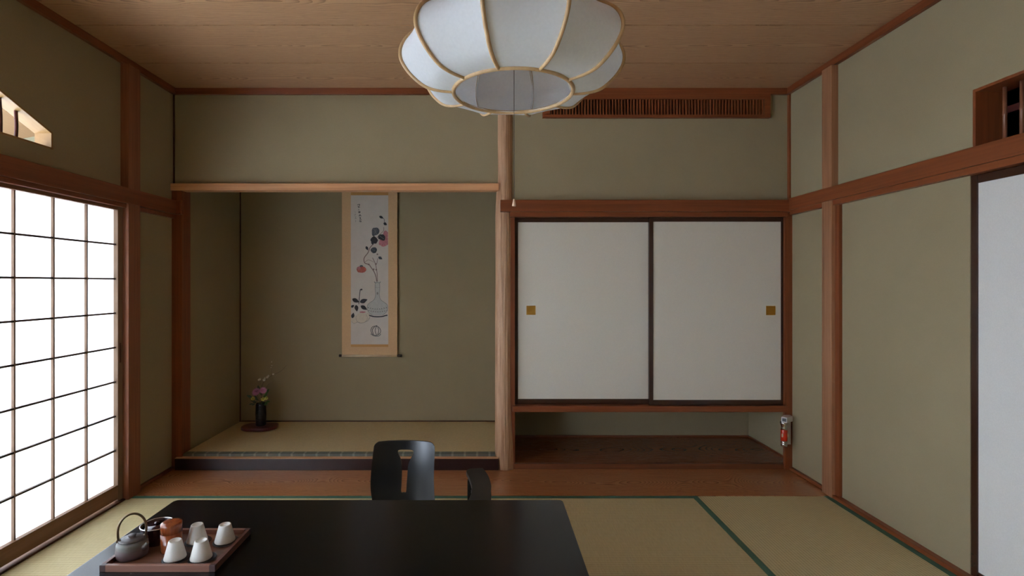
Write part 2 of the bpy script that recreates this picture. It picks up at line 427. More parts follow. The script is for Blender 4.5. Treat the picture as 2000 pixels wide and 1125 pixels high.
# closet niche
YN = 4.28
m = MB(); m.box(0.175, 2.3, YN, YN + .08, 0.0, 2.5); struct(m, 'wall_niche_back', M['plaster'], 'plaster back wall of the low niche under the closet', 'wall')
struct(MB().box(2.19, 2.28, 3.645, YN, 0.0, 2.5), 'wall_niche_right', M['plaster'], 'plaster side wall of the low niche under the closet', 'wall')
struct(MB().box(0.175, 2.2, 3.70, YN, 0.41, 0.45), 'ceiling', M['dark_cedar'], 'underside of the closet above the low niche', 'ceiling')
struct(MB().box(0.175, 2.2, 3.74, YN, 1.95, 2.0), 'ceiling', M['dark_cedar'], 'ceiling inside the closet', 'ceiling')
trim_nose = struct(MB().box(0.18, 2.112, 3.634, 3.662, 0.0, 0.0365, .002), 'trim_0', M['niche_edge'], 'dark front edge of the low niche floor', 'trim')
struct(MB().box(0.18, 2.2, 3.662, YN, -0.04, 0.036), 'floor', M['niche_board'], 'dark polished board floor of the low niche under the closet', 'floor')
m = MB(); m.box(0.18, 2.19, YN - .012, YN, 0.036, 0.05); m.box(2.180, 2.19, 3.648, YN - .012, 0.036, 0.05)
struct(m, 'baseboard_niche', M['cedar_x'], 'thin brown skirting around the low niche', 'baseboard')

# right wall with transom and door openings
RY0, RY1, RZ0, RZ1 = 0.75, 2.272, 1.90, 2.177
DY0, DY1, DZ = 0.40, 2.289, 1.80
m = MB(); xa, xb = XR, XR + 0.13
m.box(xa, xb, DY1, 3.66, 0, ZC + .02)
m.box(xa, xb, RY1, DY1, DZ, ZC + .02)
m.box(xa, xb, RY0, RY1, DZ, RZ0)
m.box(xa, xb, RY0, RY1, RZ1, ZC + .02)
m.box(xa, xb, DY0, RY0, DZ, ZC + .02)
m.box(xa, xb, YR, DY0, 0, ZC + .02)
struct(m, 'wall_right', M['plaster'], 'olive plaster wall on the right side', 'wall')
# corridor behind it, its dimness put into the wall colour
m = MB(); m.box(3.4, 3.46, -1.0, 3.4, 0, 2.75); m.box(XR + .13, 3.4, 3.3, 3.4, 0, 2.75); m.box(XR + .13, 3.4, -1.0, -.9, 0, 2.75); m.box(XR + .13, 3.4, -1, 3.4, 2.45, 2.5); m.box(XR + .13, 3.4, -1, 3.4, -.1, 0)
struct(m, 'wall_corridor', M['dark_room'], 'corridor seen through the right transom, dimness put into its wall colour', 'wall')

# left wall with the shoji opening and the sloping transom opening
SY1 = 3.125; SY0 = -1.40; SZ = 1.80
hole = [(0.90, 2.096), (1.45, 2.315), (2.10, 2.315), (2.639, 2.096)]
m = MB(); xa, xb = XL - 0.08, XL
m.box(xa, xb, SY1, 3.80, 0, ZC + .02)
m.box(xa, xb, YR, SY0, 0, ZC + .02)
m.box(xa, xb, SY0, SY1, SZ, 2.007)
m.box(xa, xb, SY0, 0.90, 2.007, ZC + .02)
m.box(xa, xb, 2.639, SY1, 2.007, ZC + .02)
for (y0, z0), (y1, z1) in zip(hole, hole[1:]):
    m.prism([(y0, z0), (y1, z1), (y1, ZC + .02), (y0, ZC + .02)], 0, xa, xb)
struct(m, 'wall_left', M['plaster'], 'shaded olive plaster wall on the left above the shoji', 'wall')
struct(MB().box(XL - .08, XR + .1, YR - .1, YR, 0, ZC + .02), 'wall_front', M['plaster'], 'plaster wall behind the viewer', 'wall')

# veranda beyond the shoji
struct(MB().box(-3.75, -2.30, -2.7, 3.5, -0.16, 0.0), 'floor', M['veranda_floor'], 'wooden veranda floor outside the shoji', 'floor')
m = MB(); m.box(-3.75, -2.318, 3.45, 3.53, 0, 2.6); m.box(-3.75, -2.315, -2.76, -2.68, 0, 2.6)
struct(m, 'wall_veranda', M['darkened_plaster'], 'end wall of the veranda seen through the left transom', 'wall')
m = MB(); m.prism([(-2.31, 2.44), (-3.85, 2.165), (-3.85, 2.215), (-2.31, 2.49)], 1, -2.76, 3.53)
struct(m, 'ceiling', M['engawa_ceiling'], 'sloping board ceiling of the veranda', 'ceiling')
m = MB(); m.box(-3.72, -2.32, 3.42, 3.45, 2.13, 2.18)
m = MB()
for y in (-2.7, -1.6, -0.35, 0.9, 2.15, 3.4): m.box(-3.75, -3.69, y, y + .05, 0.0, 2.22)
m.box(-3.75, -3.69, -2.7, 3.5, 0.0, 0.05); m.box(-3.75, -3.69, -2.7, 3.5, 2.12, 2.22)
struct(m, 'window_1', M['cedar_z'], 'wooden frame of the veranda window', 'window')
struct(MB().box(-3.74, -3.70, -2.7, 3.5, 0.05, 0.45), 'wall_added_low', M['darkened_plaster'], 'unseen low wall added under the veranda window to dim the lower shoji', 'wall')  # unseen, added to block light from the foot of the shoji
struct(MB().box(-14, -3.76, -12, 12, -0.5, -0.4), 'ground', M['gravel'], 'unseen gravel ground outside the veranda, made pale to bounce daylight', 'ground')

# ---------------------------------------------------------------- setting: posts, beams, skirtings
tn = [0]
def trim(m, mat, label, cat='trim'):
    tn[0] += 1
    return struct(m, 'trim_%d' % tn[0], mat, label, cat)
# cornice
trim(MB().box(XL, XR, 3.635, 3.66, 2.663, ZC, .002), M['cedar_x'], 'brown cornice strip along the back wall', 'cornice')
trim(MB().box(XL, XL + .028, YR, 3.66, 2.663, ZC, .002), M['cedar_y'], 'brown cornice strip along the left wall', 'cornice')
trim(MB().box(XR - .028, XR, YR, 3.66, 2.663, ZC, .002), M['cedar_y'], 'brown cornice strip along the right wall', 'cornice')
# corner strips
trim(MB().box(XL, XL + .008, 3.65, 3.66, 2.02, 2.663), M['dark_cedar'], 'thin dark strip in the back left corner', 'corner strip')
trim(MB().box(XR - .012, XR, 3.637, 3.66, 1.90, 2.663), M['cedar_z'], 'thin brown strip in the back right corner', 'corner strip')
trim(MB().box(-2.165, -2.157, YA - .008, YA, 0.1, 2.7), M['dark_cedar'], 'thin dark strip in the inner corner of the alcove', 'corner strip')
# posts
trim(MB().box(XL - .02, -2.163, 3.636, 3.745, -0.02, 2.02, .003), M['cedar_z'], 'brown square corner post at the left of the alcove', 'post')
m = MB(); m.box(XL - .06, -2.185, SY1 + .002, 3.235, -0.02, 2.663, .003)
trim(m, M['post_mid'], 'brown square post on the left wall next to the shoji', 'post')
m = MB(); m.box(2.122, XR + .02, 3.148, 3.24, -0.02, 2.663, .003)
trim(m, M['post_light'], 'brown square post on the right wall', 'post')
trim(MB().box(2.143, XR + .02, 3.112, 3.148, 0.02, 1.80, .002), M['cedar_z'], 'narrow jamb strip beside the right wall post', 'jamb')
trim(MB().box(2.112, XR + .005, 3.62, 3.647, -0.02, 1.82, .003), M['cedar_z'], 'brown corner post at the right of the closet', 'post')
trim(MB().box(0.165, 0.203, 3.64, 3.73, 0.0, 1.80, .002), M['cedar_z'], 'brown jamb between the log post and the closet doors', 'jamb')
# rails
m = MB(); m.box(XL, -2.183, YR, 3.60, 1.806, 1.902, .003); m.box(XL, -2.150, 3.60, 3.637, 1.806, 1.902, .003)
trim(m, M['cedar_y'], 'brown picture rail along the left wall above the shoji', 'rail')
trim(MB().box(XL - .09, -2.196, SY0, SY1, 1.78, 1.806, .002), M['cedar_y'], 'grooved head track of the shoji', 'track')
trim(MB().box(XL, -2.215, 3.235, 3.637, 1.78, 1.806, .002), M['cedar_y'], 'short brown strip under the left rail', 'rail')
trim(MB().box(0.097, XR, 3.585, 3.637, 1.822, 1.904, .003), M['cedar_x'], 'brown picture rail over the closet doors', 'rail')
trim(MB().box(0.165, 2.125, 3.61, 3.73, 1.788, 1.824, .002), M['cedar_x'], 'head track of the closet doors', 'track')
trim(MB().box(2.118, XR + .01, YR, 3.60, 1.831, 1.914, .003), M['cedar_y'], 'brown picture rail along the right wall', 'rail')
trim(MB().box(2.130, XR + .02, YR, 3.60, 1.80, 1.831, .002), M['cedar_y'], 'brown head track along the right wall', 'track')
trim(MB().box(0.185, 2.125, 3.61, 3.73, 0.41, 0.4515, .003), M['cedar_x'], 'brown sill shelf carrying the closet doors', 'sill')
trim(MB().box(XL, 0.088, 3.62, 3.70, 1.976, 2.026, .003), M['lintel'], 'pale brown lintel across the top of the alcove', 'lintel')
# plinth of the alcove
m = MB(); m.box(-2.198, 0.085, 3.61, 3.66, 0.0, 0.081, .002)
trim(m, M['plinth'], 'dark lacquered plinth at the alcove front', 'plinth')
trim(MB().box(-2.198, 0.085, 3.611, 3.665, 0.0815, 0.0855), M['lintel'], 'top edge of the dark plinth, its lit look put in as a pale strip', 'plinth')  # pale strip stands in for light on the plinth's top edge
struct(MB().box(-2.2, 0.12, 3.66, YA, -0.02, 0.078), 'floor', M['dark_cedar'], 'raised base of the alcove', 'floor')
trim(MB().box(-2.15, 0.115, YA - .012, YA, 0.10, 0.113), M['dark_cedar'], 'thin dark skirting at the back of the alcove', 'skirting')
# skirtings and sills
trim(MB().box(2.128, XR + .01, YR, YT, -0.03, 0.018, .003), M['cedar_y'], 'brown skirting along the right wall', 'skirting')
trim(MB().box(2.143, XR + .01, YT, 3.62, 0.0, 0.022, .003), M['cedar_y'], 'brown skirting beside the board floor on the right', 'skirting')
trim(MB().box(XL, XL + .018, 3.235, 3.637, 0.0, 0.02, .002), M['cedar_y'], 'brown skirting beside the board floor on the left', 'skirting')
trim(MB().box(XL - .09, -2.203, SY0, SY1, -0.03, 0.006, .002), M['dark_cedar'], 'brown floor track under the shoji', 'sill')

# ---------------------------------------------------------------- shoji doors
ZT, ZB = 1.76, 0.104
def shoji(n, y1, xf, label):
    """one panel from y1 - 0.955 to y1, front face at xf"""
    y0 = y1 - 0.962
    r = empty('door_%d' % n, label, 'sliding door', (xf, y0, 0.008), kind='structure')
    W_ = 0.962; sw = 0.041; D = 0.027
    for a in (0.0, W_ - sw):
        MB().box(-D, 0, a, a + sw, 0.0, 1.79, .0015).build('stile', M['shoji_v'], r)
    MB().box(-D, -.0005, sw, W_ - sw, 0.012, ZB - .008, .0015).build('rail', M['shoji_h'], r)
    MB().box(-D, -.0005, sw, W_ - sw, ZT - .008, 1.785, .0015).build('rail', M['shoji_h'], r)
    m = MB(); yy = (W_ - 2 * sw) / 4
    for i in range(1, 4): m.box(-D + .001, -.0125, sw + i * yy - .0045, sw + i * yy + .0045, ZB - .008, ZT - .008)
    lat = m.build('lattice', M['shoji_v'], r)
    m = MB()
    for j in range(1, 8):
        z = ZB + (ZT - ZB) * j / 8 - .008
        m.box(-D + .001, -.0128, sw, W_ - sw, z - .005, z + .005)
    m.build('lattice', M['shoji_bar_backlit'], r)
    MB().poly([(-D - .0006, .012, .03), (-D - .0006, W_ - .012, .03), (-D - .0006, W_ - .012, 1.775), (-D - .0006, .012, 1.775)]).build('paper', M['shoji_paper'], r)
    # finger pull in the stile
    MB().box(-.002, .0006, W_ - .028, W_ - .014, 0.83, 0.95, .0004).build('finger_pull', M['dark_cedar'], r)
    return r
shoji(1, 3.123, -2.218, 'white paper shoji screen with wooden lattice beside the left wall post')
shoji(2, 3.123 - .94, -2.252, 'white paper shoji screen nearer the viewer, cut by the left edge of the photo')
# the screens nearest the viewer are slid open, one behind the other, and let plain daylight in
shoji(3, 3.123 - 1.88, -2.218, 'third white paper shoji screen along the left wall')
shoji(4, -0.43, -2.252, 'white paper shoji screen slid back behind the viewer')

# right fusuma door
def fusuma_door(n, y1, xf, label):
    y0 = y1 - 0.955
    r = empty('door_%d' % n, label, 'sliding door', (xf, y0, 0.0), kind='structure')
    W_ = 0.955
    m = MB(); m.box(0, .03, 0, .029, 0.008, DZ - .002, .002); m.box(0, .03, W_ - .029, W_, 0.008, DZ - .002, .002)
    m.box(.0005, .03, .029, W_ - .029, 0.008, 0.045, .002); m.box(.0005, .03, .029, W_ - .029, DZ - .039, DZ - .002, .002)
    m.build('frame', M['frame'], r)
    MB().box(.006, .024, .028, W_ - .028, .044, DZ - .038).build('paper', M['door_paper'], r)
    return r
fusuma_door(5, 2.288, 2.165, 'white paper sliding door in a dark brown frame at the right edge')
fusuma_door(6, 2.288 - .94, 2.20, 'white paper sliding door further along the right wall')

# ---------------------------------------------------------------- left transom
r = empty('transom', 'light wood lined sloping transom opening high in the left wall with dark round bars', 'transom', (XL, 1.75, 2.007))
def loc(p): return (p[0] - 1.75, p[1] - 2.007)
lin_ = [loc((0.90, 2.007))] + [loc(h) for h in hole] + [loc((2.639, 2.007))]
m = MB(); t_ = 0.010
cpt = Vector((0.02, 0.14))
for a, b in zip(lin_, lin_[1:] + lin_[:1]):
    a = Vector(a); b = Vector(b); d = (b - a).normalized(); nr = Vector((-d.y, d.x))
    if (cpt - a).dot(nr) < 0: nr = -nr
    m.prism([tuple(a), tuple(b), tuple(b + nr * t_), tuple(a + nr * t_)], 0, -0.085, 0.001)
m.build('lining', M['light_x'], r)
def top_at(y):
    for (y0, z0), (y1, z1) in zip(hole, hole[1:]):
        if y0 <= y <= y1: return z0 + (z1 - z0) * (y - y0) / (y1 - y0)
for i in range(19):
    y = 2.472 - 0.081 * i
    if y < 1.0: break
    zt = top_at(y) - 2.007 - 0.012
    j = 0.004 * math.sin(i * 2.3)
    pts = [(-.037, y + j - 1.75, .010), (-.037 + .003, y - 1.75, zt * .5), (-.037, y - j - 1.75, zt)]
    m = MB(); m.tube(smooth_path(pts, 6), .0078, 12)
    m.lathe([(.0078, -.003), (.0092, 0), (.0078, .003)], 12, (-.036, y - 1.75, zt * .72), cap0=False, cap1=False)
    m.build('bar', M['bamboo_red'], r)

# right transom
r = empty('transom', 'brown framed transom opening above the right door with bamboo bars and a dark interior', 'transom', (XR, 1.5, 1.9))
def rb(x0, x1, y0, y1, z0, z1): return (x0 - XR, x1 - XR, y0 - 1.5, y1 - 1.5, z0 - 1.9, z1 - 1.9)
m = MB()
m.box(*rb(XR - .006, XR + .13, RY1 - .014, RY1 - .0005, 1.915, RZ1), bev=.0015); m.box(*rb(XR - .006, XR + .13, RY0, RY0 + .014, 1.915, RZ1), bev=.0015)
m.box(*rb(XR - .006, XR + .13, RY0 + .014, RY1 - .014, RZ1 - .014, RZ1 - .0005), bev=.0015); m.box(*rb(XR + .001, XR + .13, RY0 + .014, RY1 - .014, 1.9005, 1.916))
m.build('lining', M['cedar_z'], r)
m = MB(); m.box(*rb(XR + .135, XR + .16, RY0 + .1, RY1 + .1, 2.07, 2.10)); m.build('crossbar', M['bamboo_red'], r)
for i in range(20):
    y = 2.200 - .07 * i
    if y < .80: break
    m = MB(); m.lathe([(.0075, 0), (.0075, .125), (.0092, .130), (.0078, .134), (.007, .2465)], 14, (.065, y - 1.5, .016))
    m.build('bar', M['bamboo_brown'], r)

# ---------------------------------------------------------------- air vent
r = empty('air_vent', 'long brown wooden air conditioner grille with fine upright slats under the ceiling', 'vent', (1.21, 3.66, 2.58))
vx0, vx1, vz0, vz1 = 0.40, 2.02, 2.496, 2.664
ix0, ix1, iz0, iz1 = 0.452, 1.977, 2.518, 2.628
def vb(x0, x1, y0, y1, z0, z1): return (x0 - 1.21, x1 - 1.21, y0 - 3.66, y1 - 3.66, z0 - 2.58, z1 - 2.58)
m = MB(); yf = 3.636
m.box(*vb(vx0, vx1, yf, 3.662, vz0, iz0), bev=.002); m.box(*vb(vx0, vx1, yf, 3.662, iz1, vz1), bev=.002)
m.box(*vb(vx0, ix0, yf, 3.662, iz0, iz1), bev=.002); m.box(*vb(ix1, vx1, yf, 3.662, iz0, iz1), bev=.002)
m.build('frame', M['cedar_x'], r)
m = MB()
nsl = 70
for i in range(nsl):
    x = ix0 + (ix1 - ix0) * (i + .5) / nsl
    m.box(*vb(x - .0052, x + .0052, 3.645, 3.668, iz0, iz1))
m.build('slats', M['cedar_z'], r)
m = MB(); m.box(*vb(VX0, VX1, 3.72, 3.735, VZ0, VZ1)); m.build('backing', M['black'], r)

# ---------------------------------------------------------------- log post
m = MB(); t = bmesh.new(); seg = 160; rings = []
zs = [i * 2.707 / 110 for i in range(111)]
def ctr(z):
    if z < 0.6: a = z / 0.6; return .134 * (1 - a) + .124 * a, .0715 * (1 - a) ** 1.5 + .0602 * (1 - (1 - a) ** 1.5)
    if z < 1.8: a = (z - .6) / 1.2; return .124 + .002 * a, .0602 - .001 * a
    a = min(1, (z - 1.8) / .3); return .126 + .007 * a, .0592 - .006 * a
from mathutils import noise as mn
for z in zs:
    cx, rad = ctr(z); ring = []
    for i in range(seg):
        a = 2 * PI * i / seg
        rip = 0.0020 * mn.noise(Vector((math.cos(a) * 9, math.sin(a) * 9, z * 1.3))) + 0.0034 * mn.noise(Vector((math.cos(a) * 17, math.sin(a) * 17, z * 1.5 + 5))) + .0014 * mn.noise(Vector((math.cos(a) * 34, math.sin(a) * 34, z * 3 + 9)))
        rr = rad + rip
        ring.append(t.verts.new((rr * math.cos(a) + cx - .134, rr * math.sin(a), z)))
    rings.append(ring)
for a, b in zip(rings, rings[1:]):
    for i in range(seg):
        f = t.faces.new([a[i], a[(i + 1) % seg], b[(i + 1) % seg], b[i]]); f.smooth = True
t.faces.new(rings[0][::-1]); t.faces.new(rings[-1])
m.add(t)
o = m.build('alcove_post', M['post_log'], label='pale round log post with rippled surface standing between the alcove and the closet', cat='post')
o.location = (.134, 3.678, 0)

# ---------------------------------------------------------------- closet doors
def closet_door(x0, x1, yf, hx, label, sl=.029, sr=.024):
    r = empty('sliding_door', label, 'sliding door', ((x0 + x1) / 2, yf, .452), group='closet doors')
    c = (x0 + x1) / 2; z0, z1 = .452, 1.786
    def b(xa, xb, ya, yb, za, zb): return (xa - c, xb - c, ya, yb, za - z0, zb - z0)
    m = MB()
    m.box(*b(x0, x0 + sl, 0, .026, z0, z1), bev=.0015); m.box(*b(x1 - sr, x1, 0, .026, z0, z1), bev=.0015)
    m.box(*b(x0 + sl, x1 - sr, .0005, .026, z0, .489), bev=.0015); m.box(*b(x0 + sl, x1 - sr, .0005, .026, 1.757, z1), bev=.0015)
    m.build('frame', M['frame'], r)
    MB().box(*b(x0 + sl - .002, x1 - sr + .002, .005, .022, .487, 1.759)).build('paper_panel', M['fusuma'], r)
    # square recessed pull
    h = .033; zc = 1.125; w = .0055
    m = MB()
    m.box(*b(hx - h, hx + h, .0025, .006, zc - h, zc - h + w), bev=.001); m.box(*b(hx - h, hx + h, .0025, .006, zc + h - w, zc + h), bev=.001)
    m.box(*b(hx - h, hx - h + w, .0025, .006, zc - h + w, zc + h - w), bev=.001); m.box(*b(hx + h - w, hx + h, .0025, .006, zc - h + w, zc + h - w), bev=.001)
    hd = m.build('handle', M['gold'], r)
    MB().box(*b(hx - h + w, hx + h - w, .0042, .0052, zc - h + w, zc + h - w)).build('recess', M['gold'], hd)
    return r
closet_door(0.2045, 1.20, 3.672, 0.320, 'left closet sliding door of cream paper in a brown frame, next to the log post', sl=.022)
closet_door(1.158, 2.110, 3.640, 2.024, 'right closet sliding door of cream paper, running in front of the left one', sr=.014)

# ---------------------------------------------------------------- tatami mats
def mat(x0, x1, y0, y1, long_axis, label, hem=.034, sides=(1, 1)):
    cx, cy = (x0 + x1) / 2, (y0 + y1) / 2; g = .0012
    o = MB().box(x0 + g - cx, x1 - g - cx, y0 + g - cy, y1 - g - cy, -.04, 0.0, .0).build('tatami_mat', M['tatami_x' if long_axis == 0 else 'tatami_y'], label=label, cat='mat')
    o.location = (cx, cy, -.003); o['group'] = 'tatami mats'
    for s_ in (0, 1):
        if not sides[s_]: continue
        if long_axis == 0:
            a, b = ((y0 + g, y0 + hem) if s_ == 0 else (y1 - hem, y1 - g))
            m = MB().box(x0 + g - cx, x1 - g - cx, a - cy, b - cy, .0004, .0022)
        else:
            a, b = ((x0 + g, x0 + hem) if s_ == 0 else (x1 - hem, x1 - g))
            m = MB().box(a - cx, b - cx, y0 + g - cy, y1 - g - cy, .0004, .0022)
        m.build('border', M['hem'], o)
    return o
XA, XM, XC, XE = -2.203, -.467, 1.273, 2.127
mat(XA, XM, 2.265, YT, 0, 'green edged tatami mat by the shoji, meeting the board floor', sides=(1, 1))
mat(XM, XC, 2.265, YT, 0, 'green edged tatami mat under the legless chair and curved armrest')
mat(XC, XE, 1.43, YT, 1, 'tatami mat along the right wall with a dark green edge on each side')
mat(XA, XM, 1.35, 2.265, 0, 'tatami mat under the left half of the black table')
mat(XM, XC, 1.35, 2.265, 0, 'tatami mat under the right half of the black table')
mat(XA, XM, .435, 1.35, 0, 'tatami mat near the viewer on the shoji side')
mat(XM, XC, .435, 1.35, 0, 'tatami mat near the viewer in the middle of the room')
mat(XC, XE, -.32, 1.43, 1, 'tatami mat near the viewer along the right wall')
struct(MB().box(XA, XE, YR, -.32, -.045, -.003).box(XA, XC, -.32, .435, -.045, -.003), 'floor', M['tatami_x'], 'rush floor behind the viewer', 'floor')
# alcove mat
o = MB().prism([(-2.16, 3.668), (.062, 3.668), (.062, 3.748), (.113, 3.748), (.113, YA - .012), (-2.16, YA - .012)], 2, .078, .105).build('alcove_mat', M['tatami_toko'], label='pale rush mat with a patterned hem lying on the raised alcove floor', cat='mat')
MB().box(-2.16, .062, 3.645, 3.668, .0856, .1055, .002).build('border', M['toko_hem'], o)
MB().box(-2.16, .062, 3.668, 3.69, .1052, .1062).build('border', M['toko_hem'], o)

# ---------------------------------------------------------------- pendant lamp
LX, LY, LZ = .078, 1.5, 1.878
r = empty('pendant_lamp', 'large white cloth pendant lamp with pale bamboo ribs hanging from the ceiling', 'lamp', (LX, LY, LZ), R(2.5))
prof = [(.174, 0), (.220, .004), (.260, .017), (.2985, .050), (.320, .081), (.327, .104), (.325, .126), (.313, .150), (.290, .171), (.254, .190), (.200, .204), (.150, .212)]
pp = [(p.x, p.z) for p in smooth_path([(a, 0, b) for a, b in prof], 4)]
# cloth: flat between ribs with a slight inward dip
t = bmesh.new(); NR = 10; SUB = 6
for k_ in range(NR):
    a0 = -PI / 2 + R(18) + 2 * PI * k_ / NR; a1 = a0 + 2 * PI / NR; cols = []
    for i in range(SUB + 1):
        f = i / SUB; col = []
        for (rd, z) in pp:
            rd = rd - .002
            p = Vector((rd * math.cos(a0), rd * math.sin(a0))) * (1 - f) + Vector((rd * math.cos(a1), rd * math.sin(a1))) * f
            dip = .010 * 4 * f * (1 - f) * (rd - .15) / .18
            p *= (1 - dip / max(p.length, .01))
            col.append(t.verts.new((p.x, p.y, z)))
        cols.append(col)
    for a, b in zip(cols, cols[1:]):
        for j in range(len(pp) - 1):
            f = t.faces.new([a[j], b[j], b[j + 1], a[j + 1]]); f.smooth = True
m = MB(); m.add(t); sh = m.build('shade', M['lamp_cloth'], r)

for i in range(NR):
    a = -PI / 2 + R(18) + 2 * PI * i / NR
    m = MB(); m.tube([((rd + .0015) * math.cos(a), (rd + .0015) * math.sin(a), z) for rd, z in pp], .0052, 10)
    m.build('rib', M['bamboo_rib'], r)
    m = MB(); m.tube([((rd - .006) * math.cos(a), (rd - .006) * math.sin(a), z) for rd, z in pp[3:-3]], .0022, 8)
    m.build('inner_rib', M['lamp_cloth'], r)
def ring_(rad, z, tr_): 
    m = MB(); m.tube([(rad * math.cos(2 * PI * i / 80), rad * math.sin(2 * PI * i / 80), z) for i in range(80)], tr_, 10, closed=True); return m
ring_(.174, 0, .006).build('hoop', M['bamboo_rib'], r)
ring_(.150, .212, .005).build('hoop', M['bamboo_rib'], r)
m = MB()
for a in range(3): m.tube([(0, 0, .205), (.15 * math.cos(a * 2.094), .15 * math.sin(a * 2.094), .212)], .003, 8)
m.build('spider', M['white_plastic'], r)
m = MB(); m.lathe([(.02, .15), (.11, .155), (.115, .175), (.09, .195), (.03, .205)], 40); m.build('light_fitting', M['white_plastic'], r)
m = MB(); m.tube([(0, 0, .2), (0, 0, ZC - LZ - .03)], .004, 10); m.build('suspension_cord', M['cord'], r)
m = MB(); m.lathe([(.05, ZC - LZ - .03), (.055, ZC - LZ - .02), (.055, ZC - LZ - .001)], 32); m.build('ceiling_rose', M['cedar_z'], r)
m = MB(); m.tube([(.003, 0, .16), (.003, 0, -.312)], .0008, 6); pc = m.build('pull_cord', M['cord'], r)
m = MB(); m.lathe([(.0052, -.333), (.006, -.331), (.0052, -.327), (.0025, -.313), (.0014, -.311)], 16, (.003, 0, 0)); m.build('knob', M['knob'], pc)

# ---------------------------------------------------------------- low table
TX0, TX1, TY0, TY1, TZ = -1.408, .345, 1.40, 2.317, .34
tcx, tcy = (TX0 + TX1) / 2, (TY0 + TY1) / 2
r = empty('low_table', 'large black low table with rounded corners standing on the tatami', 'table', (tcx, tcy, 0))
def rrect(w, d, rad, n=8, chamf=False):
    pts = []
    for cx, cy, a0 in ((w / 2 - rad, d / 2 - rad, 0), (-w / 2 + rad, d / 2 - rad, 90), (-w / 2 + rad, -d / 2 + rad, 180), (w / 2 - rad, -d / 2 + rad, 270)):
        for i in range(n + 1):
            a = R(a0 + 90 * i / n); pts.append((cx + rad * math.cos(a), cy + rad * math.sin(a)))
    return pts
w_, d_ = TX1 - TX0, TY1 - TY0
MB().prism(rrect(w_, d_, .022), 2, TZ - .036, TZ, .004).build('tabletop', M['table'], r)
MB().prism(rrect(w_ - .14, d_ - .14, .02), 2, TZ - .085, TZ - .036).build('apron', M['table'], r)
for sx in (-1, 1):
    for sy in (-1, 1):
        m = MB(); cx, cy = sx * (w_ / 2 - .12), sy * (d_ / 2 - .12)
        m.lathe([(.034, 0), (.036, .004), (.052, TZ - .09), (.052, TZ - .085)], 4, (cx, cy, 0), smooth=False, rot=PI / 4)
        m.build('leg', M['table'], r)

# ---------------------------------------------------------------- tray and tea things
QX0, QX1, QY0, QY1 = -1.312, -.920, 1.735, 2.0
r = empty('tray', 'rectangular walnut tray with dark corner joints on the left of the black table', 'tray', ((QX0 + QX1) / 2, (QY0 + QY1) / 2, TZ))
w_, d_ = QX1 - QX0, QY1 - QY0; rt = .013; rh = .0232
MB().box(-w_ / 2 + rt, w_ / 2 - rt, -d_ / 2 + rt, d_ / 2 - rt, .0005, .006).build('base', M['tray_wood'], r)
for s_ in (-1, 1):
    y0 = s_ * d_ / 2 - (rt if s_ > 0 else 0)
    MB().box(-w_ / 2 + .02, w_ / 2 - .02, y0, y0 + rt, .0005, rh, .001).build('rim', M['tray_rim'], r)
    x0 = s_ * w_ / 2 - (rt if s_ > 0 else 0)
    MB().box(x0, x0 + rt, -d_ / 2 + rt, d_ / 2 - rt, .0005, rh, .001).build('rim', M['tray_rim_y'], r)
    for sx in (-1, 1):
        xa = -w_ / 2 if sx < 0 else w_ / 2 - .02
        MB().box(xa, xa + .02, y0, y0 + rt, .0005, rh, .001).build('corner_joint', M['tray_corner'], r)
BZ = TZ + .0063
# teapot
r = empty('teapot', 'small purple grey clay teapot with an arched bronze handle, left on the tray', 'teapot', (-1.266, 1.83, BZ))
m = MB(); pf = [(.044, 0), (.0475, .002), (.0495, .009), (.0503, .022), (.0497, .036), (.0484, .047), (.0458, .0535), (.041, .0575), (.030, .058)]
m.lathe([(a, b) for a, b in pf], 48); m.build('body', M['pot'], r)
m = MB(); m.lathe([(.039, .0585), (.040, .0605), (.036, .0635), (.022, .0665), (.0125, .067), (.0105, .0685), (.013, .0735), (.0125, .0755), (.008, .0765), (.001, .0762)], 40)
m.build('lid', M['pot'], r)
m = MB(); d = Vector((math.cos(R(-12)), math.sin(R(-12)), 0))
sp = [d * .042 + Vector((0, 0, .034)), d * .053 + Vector((0, 0, .039)), d * .060 + Vector((0, 0, .047)), d * .066 + Vector((0, 0, .055))]
m.tube(smooth_path(sp, 6), [.0105 - .0058 * i / 18 for i in range(19)], 14); m.build('spout', M['pot'], r)
hd = Vector((math.cos(R(28)), math.sin(R(28)), 0))
for s_ in (-1, 1):
    m = MB(); c_ = hd * (.039 * s_); m.tube([(c_.x + .007 * math.cos(a * PI / 8), c_.y, .0585 + .007 * math.sin(a * PI / 8)) for a in range(16)], .003, 8, closed=True)
    m.build('lug', M['pot_dark'], r)
arc = []
for i in range(25):
    a = PI * (-.10) + PI * 1.20 * i / 24
    p = hd * (.0425 * math.cos(a)); arc.append((p.x, p.y, .0915 + .058 * math.sin(a) if a > 0 and a < PI else .0915 + .09 * math.sin(a)))
m = MB(); m.tube(arc, .0040, 10); m.build('handle', M['pot_dark'], r)
# lidded bowl
r = empty('lidded_bowl', 'dark purple lacquer bowl with a silver rim behind the teapot', 'bowl', (-1.240, 1.928, BZ))
m = MB(); m.lathe([(.040, 0), (.044, .002), (.050, .03), (.0545, .066)], 48, cap1=False); m.lathe([(.0545, .066), (.051, .066), (.047, .03), (.01, .028)], 48, cap0=False); m.build('body', M['purple'], r)
m = ring_(.0538, .067, .0022); m.build('rim', M['silver'], r)
m = MB(); m.lathe([(.0505, .055), (.0505, .058), (.035, .0605), (.008, .062), (.007, .066), (.010, .070), (.008, .074), (.001, .075)], 48); m.build('lid', M['purple'], r)
